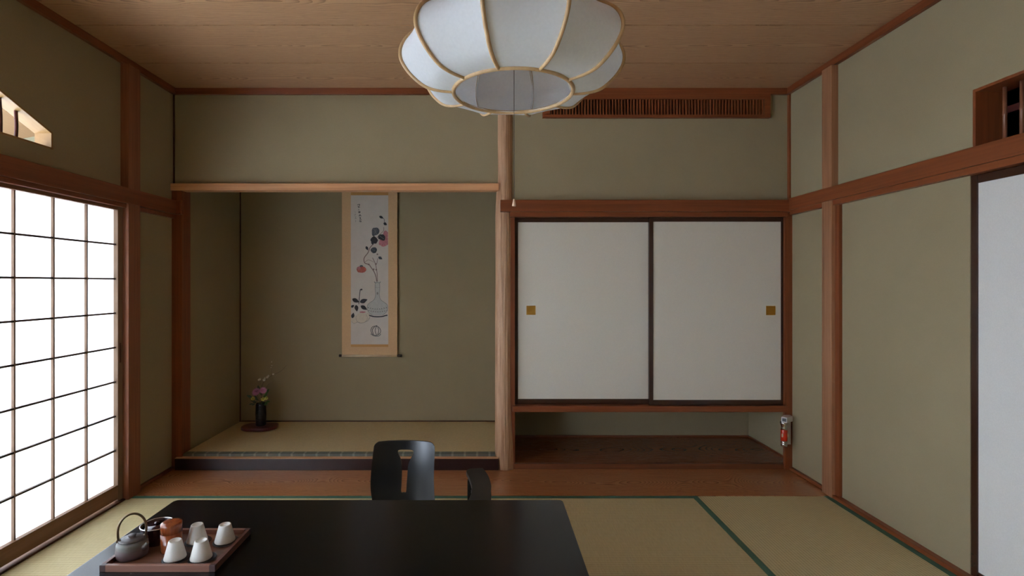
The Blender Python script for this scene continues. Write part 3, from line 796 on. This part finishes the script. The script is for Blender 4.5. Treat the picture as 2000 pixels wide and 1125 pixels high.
# caddy
r = empty('tea_caddy', 'glossy reddish brown bark tea caddy standing on the tray behind the cups', 'caddy', (-1.150, 1.87, BZ))
MB().lathe([(.034, 0), (.035, .0015), (.035, .066)], 48, cap1=True).build('body', M['bark'], r)
MB().lathe([(.0352, .0665), (.0353, .0955), (.0340, .1005), (.0300, .1030), (.020, .1040), (.001, .1042)], 48).build('lid', M['bark'], r)
# cups on saucers
cups = [(-1.098, 1.806, 'front left upturned cup, white, just in front of the brown caddy', 'black saucer under the front left cup on the tray'),
        (-1.006, 1.806, 'front right upturned white cup, nearest the front right corner of the tray', 'black saucer under the front right cup on the tray'),
        (-1.0876, 1.925, 'back left upturned white cup, right behind the brown caddy', 'black saucer under the back left cup on the tray'),
        (-.9830, 1.925, 'back right upturned white cup, at the far right corner of the tray', 'black saucer under the back right cup on the tray')]
sc0 = MB(); sc0.lathe([(.026, 0), (.030, .001), (.0425, .0030), (.0445, .0042), (.0425, .0048), (.030, .0030), (.001, .003)], 40)
sau = sc0.build('saucer', M['saucer']); sau['category'] = 'saucer'; sau['group'] = 'black saucers on the tray'
cp0 = MB(); cp0.lathe([(.0325, 0), (.0350, 0), (.0357, .0015), (.0352, .005), (.0216, .0575), (.0206, .0605), (.0192, .0620), (.0172, .0620), (.0156, .0590), (.001, .0584)], 48)
cp0.lathe([(.0325, 0), (.0310, .01), (.0185, .053), (.001, .054)], 48, cap0=False, cap1=False)
cup = cp0.build('tea_cup', M['porcelain']); cup['category'] = 'cup'; cup['group'] = 'white tea cups on the tray'
for i, (x, y, lc, ls) in enumerate(cups):
    a = sau if i == 0 else copy_tree(sau); b = cup if i == 0 else copy_tree(cup)
    a.location = (x + .004, y, BZ); a['label'] = ls; a.scale = (1.03, 1, 1)
    b.location = (x, y, BZ + .0056); b['label'] = lc

# ---------------------------------------------------------------- legless chair
r = empty('legless_chair', 'black legless floor chair with a keyhole cut through its back behind the table', 'chair', (-.465, 2.85, 0))
out_px = [(746, 860.8), (790, 860.3), (836, 861), (844, 862.6), (848.8, 867), (850.2, 875), (849.3, 900), (848.3, 929), (849.2, 955), (850.5, 975), (851, 1005), (790, 1006), (732, 1005), (729.3, 975), (726.3, 948), (727, 922), (729.5, 896), (731.6, 875), (733.2, 867), (738, 862.4)]
hole_px = [(779, 879), (793, 878.2), (805, 879), (808, 883), (806, 889), (801.5, 897), (797.2, 909), (795.5, 929), (794.2, 945), (793, 961), (788, 962), (783.2, 961), (784, 945), (784.8, 917), (783.5, 901), (779.5, 890), (777.3, 884)]
def cb(px, py, off=0.0):
    f = (975 - py) / 114.0
    Y = 2.845 + .065 * f
    x, y, z = P(px, py, Y)
    u = (px - 788) / 62.0
    return (x + .465, y - 2.85 - .034 * u * u + off, z)
t = bmesh.new()
ov = [t.verts.new(p) for p in smooth_path([(a, b, 0) for a, b in out_px], 4, closed=True)]; hv = [t.verts.new(p) for p in smooth_path([(a, b, 0) for a, b in hole_px], 4, closed=True)]
es = [t.edges.new((ov[i], ov[(i + 1) % len(ov)])) for i in range(len(ov))] + [t.edges.new((hv[i], hv[(i + 1) % len(hv)])) for i in range(len(hv))]
bmesh.ops.triangle_fill(t, edges=es, use_beauty=True)
for xc in range(730, 850, 5):      # cut into upright strips so that the sheet can bend
    bmesh.ops.bisect_plane(t, geom=t.verts[:] + t.edges[:] + t.faces[:], plane_co=(xc + .3, 0, 0), plane_no=(1, 0, 0))
for yc in range(866, 1005, 12):
    bmesh.ops.bisect_plane(t, geom=t.verts[:] + t.edges[:] + t.faces[:], plane_co=(0, yc + .2, 0), plane_no=(0, 1, 0))
TH = .010; u_ = bmesh.new()
fr = {v: u_.verts.new(Vector(cb(v.co.x, v.co.y))) for v in t.verts}
bk_ = {v: u_.verts.new(Vector(cb(v.co.x, v.co.y, TH))) for v in t.verts}
for f in t.faces:
    u_.faces.new([fr[v] for v in f.verts]).smooth = True; u_.faces.new([bk_[v] for v in reversed(f.verts)]).smooth = True
for e in t.edges:
    if len(e.link_faces) == 1:
        p = [Vector(cb(v.co.x, v.co.y)) for v in e.verts] + [Vector(cb(v.co.x, v.co.y, TH)) for v in reversed(e.verts)]
        u_.faces.new([u_.verts.new(c) for c in p])
t.free()
bmesh.ops.recalc_face_normals(u_, faces=[f for f in u_.faces if f.smooth])
m = MB(); m.add(u_); bk = m.build('backrest', M['chair'], r)
MB().prism(rrect(.40, .40, .06), 2, .012, .026, .003).build('seat', M['chair'], r).location = (0, -.235, 0)
m = MB()
pts = smooth_path([(0, -.06, .018), (0, -.012, .020), (0, .0, .030), (0, .003, .075)], 6)
t = bmesh.new(); rows = []
for p in pts: rows.append([t.verts.new((p.x - .17, p.y, p.z)), t.verts.new((p.x + .17, p.y, p.z))])
for a, b in zip(rows, rows[1:]): t.faces.new([a[0], a[1], b[1], b[0]]).smooth = True
m.add(t); bd = m.build('bend', M['chair'], r); sol = bd.modifiers.new('ply', 'SOLIDIFY'); sol.thickness = .012; sol.offset = 0

# ---------------------------------------------------------------- armrest stand
AZ = .25
Lp = [(911, 922.4), (916, 932), (921, 949), (920.5, 962), (917, 975)]
Rp = [(944, 915), (954, 929), (959, 945.5), (960.5, 962), (960, 975)]
Lw = [PZ(a, b, AZ) for a, b in Lp]; Rw = [PZ(a, b, AZ) for a, b in Rp]
ym = 2.655
r = empty('armrest', 'black curved free standing armrest on the mat to the right of the chair', 'armrest', (-.06, ym, 0))
def loca(p): return (p[0] + .06, p[1] - ym)
LL = [loca(p) for p in Lw if p[1] > ym] ; RR = [loca(p) for p in Rw if p[1] > ym]
LL = LL + [(-.02, 0.0)]; RR = RR + [(.082, 0.0)]
tip = [loca(PZ(911.5, 918.5, AZ)), loca(PZ(917.6, 915, AZ)), loca(PZ(930, 914.2, AZ)), loca(PZ(939, 914, AZ))]
left = [Vector((a, b, 0)) for a, b in reversed(LL)]           # from the middle to the far end
right = [Vector((a, b, 0)) for a, b in RR]
half = smooth_path(left + [Vector((a, b, 0)) for a, b in tip] + right, 5)
outl = [(p.x, p.y) for p in half] + [(p.x, -p.y) for p in reversed(half[1:-1])]
MB().prism(outl, 2, AZ - .022, AZ, .004).build('top', M['armrest'], r)
for s_ in (-1, 1):
    m = MB(); m.box(-.045, .035, s_ * .19 - .012, s_ * .19 + .012, .012, AZ - .022, .003); m.box(-.075, .065, s_ * .19 - .018, s_ * .19 + .018, 0, .014, .003)
    m.build('leg', M['chair'], r)

# ---------------------------------------------------------------- hanging scroll
YS = 4.478
def sp_(px, py, d=0.0): 
    x, y, z = P(px, py, YS); return (x, YS - d, z)
sx0, sx1 = P(668, 0, YS)[0], P(776, 0, YS)[0]
scx = (sx0 + sx1) / 2
r = empty('hanging_scroll', 'tan silk hanging scroll with a painted flower vase and fruit on the alcove wall', 'scroll', (scx, YS, P(0, 692, YS)[2]))
oz = P(0, 692, YS)[2]
def q(px, py, d=0.0):
    p = sp_(px, py, d); return (p[0] - scx, -d, p[2] - oz)
def band(m, x0, y0, x1, y1, d0, d1):
    a = q(x0, y1); b = q(x1, y0); m.box(a[0], b[0], -d1, -d0, a[2], b[2])
m = MB(); band(m, 668, 300, 776, 693, 0.0, .003); m.build('mounting', M['scroll_cloth'], r)
m = MB(); band(m, 685.5, 381.5, 758.5, 672.5, .003, .0036)
MATS = ['scroll_paper', 'ink', 'ink_grey', 'ink_pale', 'pink', 'red', 'celadon', 'cream', 'twig_paint']
def blob(mi, cx, cy, rx, ry, lay, n=14, seed=0, rot=0.0, jag=.12):
    m.mi = mi; rs = random.Random(seed * 31 + int(cx * 7 + cy)); pts = []
    for i in range(n):
        a = -2 * PI * i / n; k_ = 1 + rs.uniform(-jag, jag)
        dx, dy = rx * k_ * math.cos(a), ry * k_ * math.sin(a)
        px = cx + dx * math.cos(rot) - dy * math.sin(rot); py = cy + dx * math.sin(rot) + dy * math.cos(rot)
        pts.append((px, py, 0))
    m.poly([q(min(max(p.x, 686), 758), p.y, .0036 + .00012 * lay) for p in smooth_path(pts, 4, closed=True)])
def leafp(mi, cx, cy, L, Wd, rot, lay):
    m.mi = mi; pts = []
    for i in range(9):
        t_ = i / 8; pts.append((-L / 2 + L * t_, Wd / 2 * math.sin(PI * t_ ** .8)))
    for i in range(7, 0, -1):
        t_ = i / 8; pts.append((-L / 2 + L * t_, -Wd / 2 * math.sin(PI * t_ ** .8)))
    out_ = []
    for x, y in pts:
        px = cx + x * math.cos(rot) - y * math.sin(rot); py = cy + x * math.sin(rot) + y * math.cos(rot)
        out_.append(q(min(max(px, 686), 758), py, .0036 + .00012 * lay))
    m.poly(out_)
def stroke(mi, pts, w, lay, n=5, taper=False):
    m.mi = mi
    sp2 = smooth_path([(a, b, 0) for a, b in pts], n)
    N = len(sp2)
    t = bmesh.new(); prev = None
    for i, p in enumerate(sp2):
        a = sp2[max(0, i - 1)]; b = sp2[min(N - 1, i + 1)]; d = (b - a); d = d.normalized() if d.length > 0 else Vector((1, 0, 0))
        ww = w * (1 - .6 * i / N if taper else 1) / 2
        e = (t.verts.new(q(p.x - d.y * ww, p.y + d.x * ww, .0036 + .00012 * lay)), t.verts.new(q(p.x + d.y * ww, p.y - d.x * ww, .0036 + .00012 * lay)))
        if prev: t.faces.new([prev[0], prev[1], e[1], e[0]])
        prev = e
    m.add(t)
# writing
for pts in ([(698, 400), (703, 399)], [(699, 402), (700.5, 405)], [(703, 399.5), (701.5, 404)], [(699.5, 405.5), (703.5, 404.8)],
            [(700, 409), (702, 410.5)], [(700.5, 413.2), (703.6, 413)], [(700.7, 413.3), (700.9, 416)], [(703.6, 413), (703.3, 415.8)], [(700.9, 416), (703.4, 415.8)], [(700.9, 414.6), (703.3, 414.5)],
            [(702.5, 419.2), (701.5, 422.8)], [(703.3, 419), (705.6, 422.5)], [(702, 421), (704.6, 420.4)],
            [(702, 425), (704.5, 424.6), (702.6, 429)], [(703.4, 426.8), (706, 429.4)],
            [(702.2, 431.2), (705, 431)], [(702.2, 431.2), (702.5, 433)], [(705, 431), (704.8, 433)], [(703, 433.6), (706.4, 433)]):
    stroke(1, pts, 1.0, 1, 3)
for pts in ([(694, 413), (694.2, 416)], [(693, 418.5), (695.8, 418.2)], [(694.4, 418), (693.2, 422.3)], [(693.2, 424), (696.4, 423.6)], [(694.8, 423.6), (694, 428)], [(693.2, 427), (697, 426.4)], [(694.6, 430), (695, 434)]):
    stroke(3, pts, .7, 1, 3)
# branches
z5 = lambda x, y: (680 + x / 6.82, 375 + y / 6.82)
stroke(8, [z5(*p) for p in ((335, 695), (290, 745), (268, 805), (215, 880), (222, 945), (275, 965), (310, 1010), (345, 1060), (372, 1130), (385, 1215))], 1.7, 2)
stroke(8, [z5(*p) for p in ((325, 875), (365, 960), (380, 1040), (388, 1110), (392, 1215))], 1.2, 2)
stroke(8, [z5(*p) for p in ((395, 885), (380, 960), (365, 965))], 1.0, 2)
stroke(8, [z5(*p) for p in ((220, 940), (270, 905), (345, 935))], .7, 2)
stroke(1, [z5(*p) for p in ((440, 330), (478, 360), (482, 400), (505, 425))], .8, 2)
stroke(8, [z5(*p) for p in ((475, 470), (470, 520), (400, 590), (335, 700))], .9, 2)
for p in ((275, 965), (340, 1030), (375, 1035), (370, 960), (390, 830)): blob(8, *z5(*p), 1.7, 1.6, 3, 8)
# blossoms and leaves
blob(4, 753.5, 458, 6, 7, 2); blob(4, 749, 474, 9, 7.5, 2); blob(4, 755, 469, 5, 6, 3, seed=3)
blob(5, 705.6, 526.5, 9.6, 6.2, 2); blob(4, 701, 524, 4, 3.4, 3); blob(5, 707, 528, 5, 4, 4, seed=2); blob(2, 706, 519.5, 3.2, 1.8, 5, 9)
leafp(1, 745, 424.5, 9.5, 5, .5, 4); leafp(1, 752.6, 437.5, 8, 5.5, .6, 4)
blob(2, 733, 452.5, 7, 8.5, 4, 12, rot=.4, jag=.16); blob(1, 731, 469, 7.2, 6.8, 5, 12, jag=.16); blob(1, 745.5, 463.5, 7.8, 5.6, 6, 12, rot=.5, jag=.16)
blob(2, 730, 488.5, 6, 5.6, 4, 12); leafp(1, 717, 485, 9, 5, 1.1, 4); leafp(2, 743, 504, 9, 5.5, .5, 4)
leafp(1, 727.5, 475, 8, 4, 1.2, 5)
for a, b in (((729, 446), (737, 459)), ((736, 446), (731, 458)), ((741, 460), (750, 467)), ((726, 486), (734, 491))): stroke(3, [a, b], .5, 8, 3)
# painted vase
vl = [(731, 550), (733, 553), (732.6, 560), (733.4, 572), (733, 580), (730, 586), (723, 591), (718.5, 595), (717.3, 601), (718.5, 607), (722.5, 612), (727.5, 615.5)]
vr = [(1474.6 - x, y) for x, y in vl]
m.mi = 6; sm = smooth_path([(a, b, 0) for a, b in vl], 4); smr = smooth_path([(a, b, 0) for a, b in vr], 4)
t = bmesh.new(); pr = None
for a, b in zip(sm, smr):
    e = (t.verts.new(q(a.x, a.y, .0041)), t.verts.new(q(b.x, b.y, .0041)))
    if pr: t.faces.new([pr[0], e[0], e[1], pr[1]])
    pr = e
m.add(t)
stroke(2, vl, .55, 6, 4); stroke(2, vr, .55, 6, 4); stroke(2, [(731, 551), (734, 552.4), (737.3, 551.6), (741, 552.4), (743.6, 551)], .6, 6)
stroke(3, [(733, 561), (737.3, 562), (741.8, 561)], .5, 6); stroke(3, [(718, 601), (727, 604), (737.3, 605), (748, 604), (757, 601)], .4, 6)
for i in range(9):
    a = 719.5 + i * 4.4; blob(1, a, 600 + 2.6 * math.sin(PI * i / 8) + .8, .75, .75, 7, 7); blob(3, a + 1.2, 606.5 + 2.5 * math.sin(PI * i / 8), 1.1, 1.2, 7, 8)
blob(3, 737.3, 573, 1.6, 2.6, 7, 8)
stroke(1, [(721, 615.6), (729, 618), (738, 618.6), (747, 618), (752, 616.6), (757, 615.5)], 2.3, 6)
# fruit
blob(7, 693.5, 624, 7.4, 7.4, 4, jag=.04); blob(7, 716, 619.5, 6.8, 8, 4, seed=5, jag=.04); blob(7, 706.5, 620.5, 11, 10.5, 5, 16, jag=.03)
stroke(3, [(696, 616), (695.4, 622), (698, 628), (704, 631), (711, 630), (716, 626), (717.5, 620), (715.5, 614)], .6, 7)
stroke(3, [(717, 612), (721.5, 614), (722.6, 620), (719.5, 626.5), (716, 627.5)], .5, 7)
stroke(3, [(687, 628), (692, 631.5), (699, 629), (706, 631), (716, 627.5), (722, 620)], .6, 7)
blob(4, 708, 609.5, 6, 1.6, 6, 10)
for a in ((695, 587, 15, 8, .45), (710.5, 587.5, 16, 8, -.35), (696.5, 602, 13, 7.5, 1.4), (711, 601, 15, 7.5, .55), (689.5, 616, 11, 6.5, -1.3), (689, 598, 8, 5, -.6)): leafp(1, a[0], a[1], a[2], a[3], a[4], 7)
stroke(1, [(701, 594), (702, 582), (703.6, 567), (704.5, 566), (707.5, 565.5)], 1.3, 7); blob(1, 706, 565.5, 2, 1.6, 8, 8)
# small gourd
for pts in ([(724.5, 645), (727, 639), (733, 637), (740, 639), (743.8, 646), (741, 652), (734, 655), (727, 652), (724.5, 645)], [(732, 638), (727.5, 644), (729.5, 653)], [(735, 638), (733, 646), (735.5, 654)], [(738, 639), (740, 646), (738, 653)]):
    stroke(1, pts, 1.1, 6)
stroke(2, [(724, 652), (731, 656), (740, 656), (744, 652)], 1.2, 6); stroke(1, [(733, 637), (737, 636)], 1.4, 6)
m.build('painting', [M[x] for x in MATS], r)
m = MB(); band(m, 685.5, 375.5, 758.5, 381.5, .003, .0037); m.build('brocade_strip', M['scroll_gold'], r)
m = MB(); band(m, 685.5, 672.5, 758.5, 677.5, .003, .0037); m.build('brocade_strip', M['scroll_gold'], r)
m = MB(); c_ = q(668, 694.5)
def xcyl(m, x0, x1, rad, z, y=-.004):
    m.tube([(x0, y, z), (x1, y, z)], rad, 20)
m = MB(); xcyl(m, q(668, 0)[0], q(776, 0)[0], .0105, q(0, 695)[2]); ro = m.build('roller', M['roller'], r)
for a, b in ((662.5, 668), (776, 785)):
    m = MB(); xa, xb = q(a, 0)[0], q(b, 0)[0]
    m.tube([(xa, -.004, c_[2]), (xa * .8 + xb * .2, -.004, c_[2]), (xb, -.004, c_[2])], [.0105, .0125, .009] if a < 700 else [.009, .012, .011], 20); m.build('roller_end', M['roller_end'], ro)
m = MB(); xcyl(m, q(666, 0)[0], q(778, 0)[0], .008, q(0, 300)[2]); m.build('top_rod', M['roller'], r)
m = MB(); m.tube([q(700, 300), q(722, 270), q(744, 300)], .0015, 6); m.build('hanging_cord', M['cord'], r)

# ---------------------------------------------------------------- flower arrangement
VX, VY = -1.883, 4.275
o = MB()
st = [(-.145, -.02), (-.13, -.07), (-.075, -.108), (.0, -.112), (.075, -.10), (.128, -.06), (.142, -.005), (.128, .055), (.09, .085), (.03, .080), (-.03, .082), (-.10, .07), (-.135, .03)]
o.prism([(p.x, p.y) for p in smooth_path([(a, b, 0) for a, b in st], 4, closed=True)], 2, .006, .03, .005)
stand = o.build('vase_stand', M['stand'], label='irregular dark red lacquered slab under the vase on the alcove mat', cat='stand')
stand.location = (VX - .002, VY, .105)
m = MB(); m.prism([(p.x * .8, p.y * .8) for p in smooth_path([(a, b, 0) for a, b in st], 3, closed=True)], 2, .0, .007)
m.build('foot', M['stand'], stand)
m = MB(); pr = [(.036, 0), (.039, .003)]
for i in range(14):
    z = .006 + .0120 * i; q_ = .002 * abs(i - 6.5) / 6.5
    pr += [(.0424 - q_, z), (.0432 - q_, z + .006), (.0418 - q_, z + .0108)]
pr += [(.039, .178), (.041, .181), (.038, .182), (.034, .175), (.033, .12), (.001, .118)]
m.lathe(pr, 40)
vase = m.build('vase', M['vase'], label='dark blue black ribbed cylindrical vase on the red lacquered slab', cat='vase')
vase.location = (VX, VY, .1352)
def fl(px, py, d=0.0):
    p = Vector(P(px, py, VY - d)); return p - Vector((VX, VY, .315))
def root(name, label, cat, group=None): return empty(name, label, cat, (VX, VY, .315), group=group)
mouth = Vector((0, 0, -.06))
def stem(m, tip, r_=.0014, bow=.01):
    mid = (mouth + tip) / 2 + Vector((0, 0, bow)); mid2 = Vector((tip.x * .22, tip.y * .22, 0.005))
    m.tube(smooth_path([mouth + Vector((tip.x * .05, tip.y * .05, 0)), mid2, tip], 6), r_, 6)
def petals(m, c, n, L, Wd, tilt, ax, off=0.0, cup_=.3):
    ax = ax.normalized(); u = ax.orthogonal().normalized(); v = ax.cross(u)
    for i in range(n):
        a = 2 * PI * i / n + off; d = u * math.cos(a) + v * math.sin(a); s_ = ax.cross(d)
        t = bmesh.new(); rows = []
        for k_, (f, w) in enumerate(((.05, .35), (.4, .9), (.75, 1), (1, .3))):
            p = c + d * (L * f * math.cos(tilt)) + ax * (L * f * math.sin(tilt) + cup_ * L * f * f * .5)
            rows.append((t.verts.new(p - s_ * Wd * w / 2), t.verts.new(p + s_ * Wd * w / 2)))
        for a_, b_ in zip(rows, rows[1:]): t.faces.new([a_[0], a_[1], b_[1], b_[0]]).smooth = True
        m.add(t)
def leafm(m, base, d, L, Wd, droop=.3, nrm=Vector((0, -1, .6))):
    d = d.normalized(); s_ = d.cross(nrm).normalized(); up = s_.cross(d)
    t = bmesh.new(); rows = []
    for i in range(7):
        f = i / 6; w = Wd * math.sin(PI * (.06 + .94 * f) ** .85) * .5 + .0004
        c = base + d * L * f - Vector((0, 0, droop * L * f * f))
        rows.append((t.verts.new(c - s_ * w + up * w * .3), t.verts.new(c), t.verts.new(c + s_ * w + up * w * .3)))
    for a_, b_ in zip(rows, rows[1:]):
        t.faces.new([a_[0], a_[1], b_[1], b_[0]]).smooth = True; t.faces.new([a_[1], a_[2], b_[2], b_[1]]).smooth = True
    m.add(t)
front = Vector((.25, -1, .55))
# pink chrysanthemums
for i, (px, py, d, sz, lab) in enumerate(((501, 766, .03, .036, 'larger pink chrysanthemum on the left of the vase arrangement'), (514, 763, .01, .030, 'smaller pink chrysanthemum on the right of the vase arrangement'))):
    rt = root('chrysanthemum', lab, 'flower', 'pink chrysanthemums in the vase'); c = fl(px, py, d)
    m = MB(); stem(m, c); m.build('stem', M['leaf'], rt)
    m = MB(); ax = front + Vector(((-.3, .3)[i], 0, .1))
    petals(m, c, 18, sz, .008, .1, ax); petals(m, c, 16, sz * .8, .007, .5, ax, .2); petals(m, c, 12, sz * .55, .006, .95, ax, .1); petals(m, c, 8, sz * .35, .005, 1.25, ax, .3)
    m.build('bloom', M['pink_petal'], rt)
# yellow flowers
for i, (px, py, d, lab) in enumerate(((494, 779, .045, 'yellow green flower at the left of the vase mouth'), (514, 780, .05, 'yellow green flower at the front of the vase mouth'), (520.5, 778, .035, 'yellow green flower at the right of the vase mouth'))):
    rt = root('yellow_flower', lab, 'flower', 'yellow flowers in the vase'); c = fl(px, py, d)
    m = MB(); stem(m, c, .0012); m.build('stem', M['leaf_light'], rt)
    m = MB(); petals(m, c, 6, .019 if i < 2 else .015, .012, .3, front); petals(m, c, 5, .012, .009, .8, front, .4); m.build('bloom', M['yellow_petal'], rt)
    m = MB(); m.ball(tuple(c + front.normalized() * .004), .0035, 8); m.build('center', M['leaf_light'], rt)
# leafy sprigs
for i, (lab, tips) in enumerate((('dark glossy leaves on the left side of the vase arrangement', ((483, 771, .02, .045), (490, 781, .03, .035), (487, 789, .04, .03), (497, 772, 0, .04))),
                                 ('tall dark leaves at the back of the vase arrangement', ((504, 752, -.02, .05), (499, 757, -.02, .04), (511, 757, -.03, .045))),
                                 ('green leaves on the right side of the vase arrangement', ((525, 759, 0, .055), (527, 783, .03, .04), (522, 789, .05, .03), (519, 770, .0, .04))))):
    rt = root('leaf_sprig', lab, 'leaves', 'leaf sprigs in the vase')
    m = MB(); m2 = MB()
    for px, py, d, L in tips:
        c = fl(px, py, d); dr = (c - Vector((0, 0, -.005))); base = c - dr.normalized() * L
        stem(m, base + dr * .1, .0012); leafm(m2, base, dr, L * 1.15, L * .45, .15)
        leafm(m2, base - dr * .15, dr + Vector((.01, -.02, -.02)), L * .9, L * .38, .3)
    m.build('stem', M['leaf'], rt); m2.build('foliage', M['leaf' if i < 2 else 'leaf_light'], rt)
# plum branch
rt = root('blossom_branch', 'bare twig branch with small cream blossoms rising to the right out of the vase', 'branch')
m = MB()
mainp = [mouth, fl(510, 785), fl(511, 768), fl(513, 750), fl(520, 741), fl(527, 736.5), fl(535, 731), fl(545, 727), (fl(553, 721)), fl(560, 713)]
mp = smooth_path(mainp, 5); m.tube(mp, [.0022 - .0014 * i / len(mp) for i in range(len(mp))], 7)
m.tube(smooth_path([fl(529, 735), fl(530.5, 727), fl(531, 718), fl(531, 706)], 5), .0009, 6)
m.tube(smooth_path([fl(512, 757), fl(509, 748), fl(508, 741)], 5), .0009, 6)
m.tube(smooth_path([fl(511, 771), fl(520, 757), fl(526, 749), fl(535, 745)], 5), .0011, 6)
m.build('stem', M['twig'], rt)
for px, py, s_ in ((508, 741, .012), (505.5, 742, .009), (516, 742.5, .013), (518, 739, .010), (523.5, 737, .014), (525, 734, .010), (534, 731.5, .010), (531, 707, .006), (531, 714, .005), (529.5, 718, .004)):
    m = MB(); c = fl(px, py, .008); petals(m, c, 5, s_, s_ * .9, .45, front + Vector((random.uniform(-.5, .5), 0, random.uniform(-.3, .6)))); m.ball(tuple(c), s_ * .28, 8)
    m.build('blossom', M['white_petal'], rt)

# ---------------------------------------------------------------- torch and holder on the closet post
HX, HY, HZ = 2.122, 3.619, .185
r = empty('torch_holder', 'white plastic wall bracket on the post at the right end of the low niche', 'holder', (HX, HY, HZ))
MB().box(-.018, .020, -.018, 0, 0, .195, .002).build('back_plate', M['white_plastic'], r)
m = MB(); m.prism([(-.072, -.060), (-.045, -.082), (.020, -.040), (.020, .0), (-.018, 0.0)], 2, .168, .205, .003); m.build('cap', M['white_plastic'], r)
m = MB(); a = Vector((-.0718, -.0605)); b = Vector((-.0455, -.0815)); d = (b - a).normalized(); nn_ = Vector((d.y, -d.x)); nn_ = nn_ if nn_.y < 0 else -nn_
p0 = a + d * .005 + nn_ * .0006; p1 = b - d * .004 + nn_ * .0006
m.prism([tuple(p0), tuple(p1), tuple(p1 + nn_ * .0008), tuple(p0 + nn_ * .0008)], 2, .176, .198); m.build('label_plate', M['grey_plastic'], r)
m = MB(); m.box(-.050, -.018, -.034, -.018, .04, .052, .001); m.build('clip', M['white_plastic'], r)
r = empty('torch', 'red and chrome emergency torch hanging head up in the white bracket', 'torch', (HX - .052, HY - .058, HZ + .002))
MB().lathe([(.0205, .038), (.0213, .040), (.0213, .112), (.0205, .114)], 32).build('barrel', M['red_plastic'], r)
MB().lathe([(.019, 0), (.0205, .002), (.0205, .018), (.0195, .020), (.0205, .022), (.0205, .038)], 32).build('tail_cap', M['chrome'], r)
MB().lathe([(.0205, .114), (.0195, .128), (.0185, .134), (.021, .145), (.0255, .158), (.0255, .166), (.024, .167)], 32).build('head', M['chrome'], r)
for sx, sy in ((-.0185, -.0125), (.0185, -.0125)):
    m = MB(); m.box(sx - .004, sx + .004, sy - .004, sy + .003, .066, .090, .001); m.build('sticker', M['roller'], r)
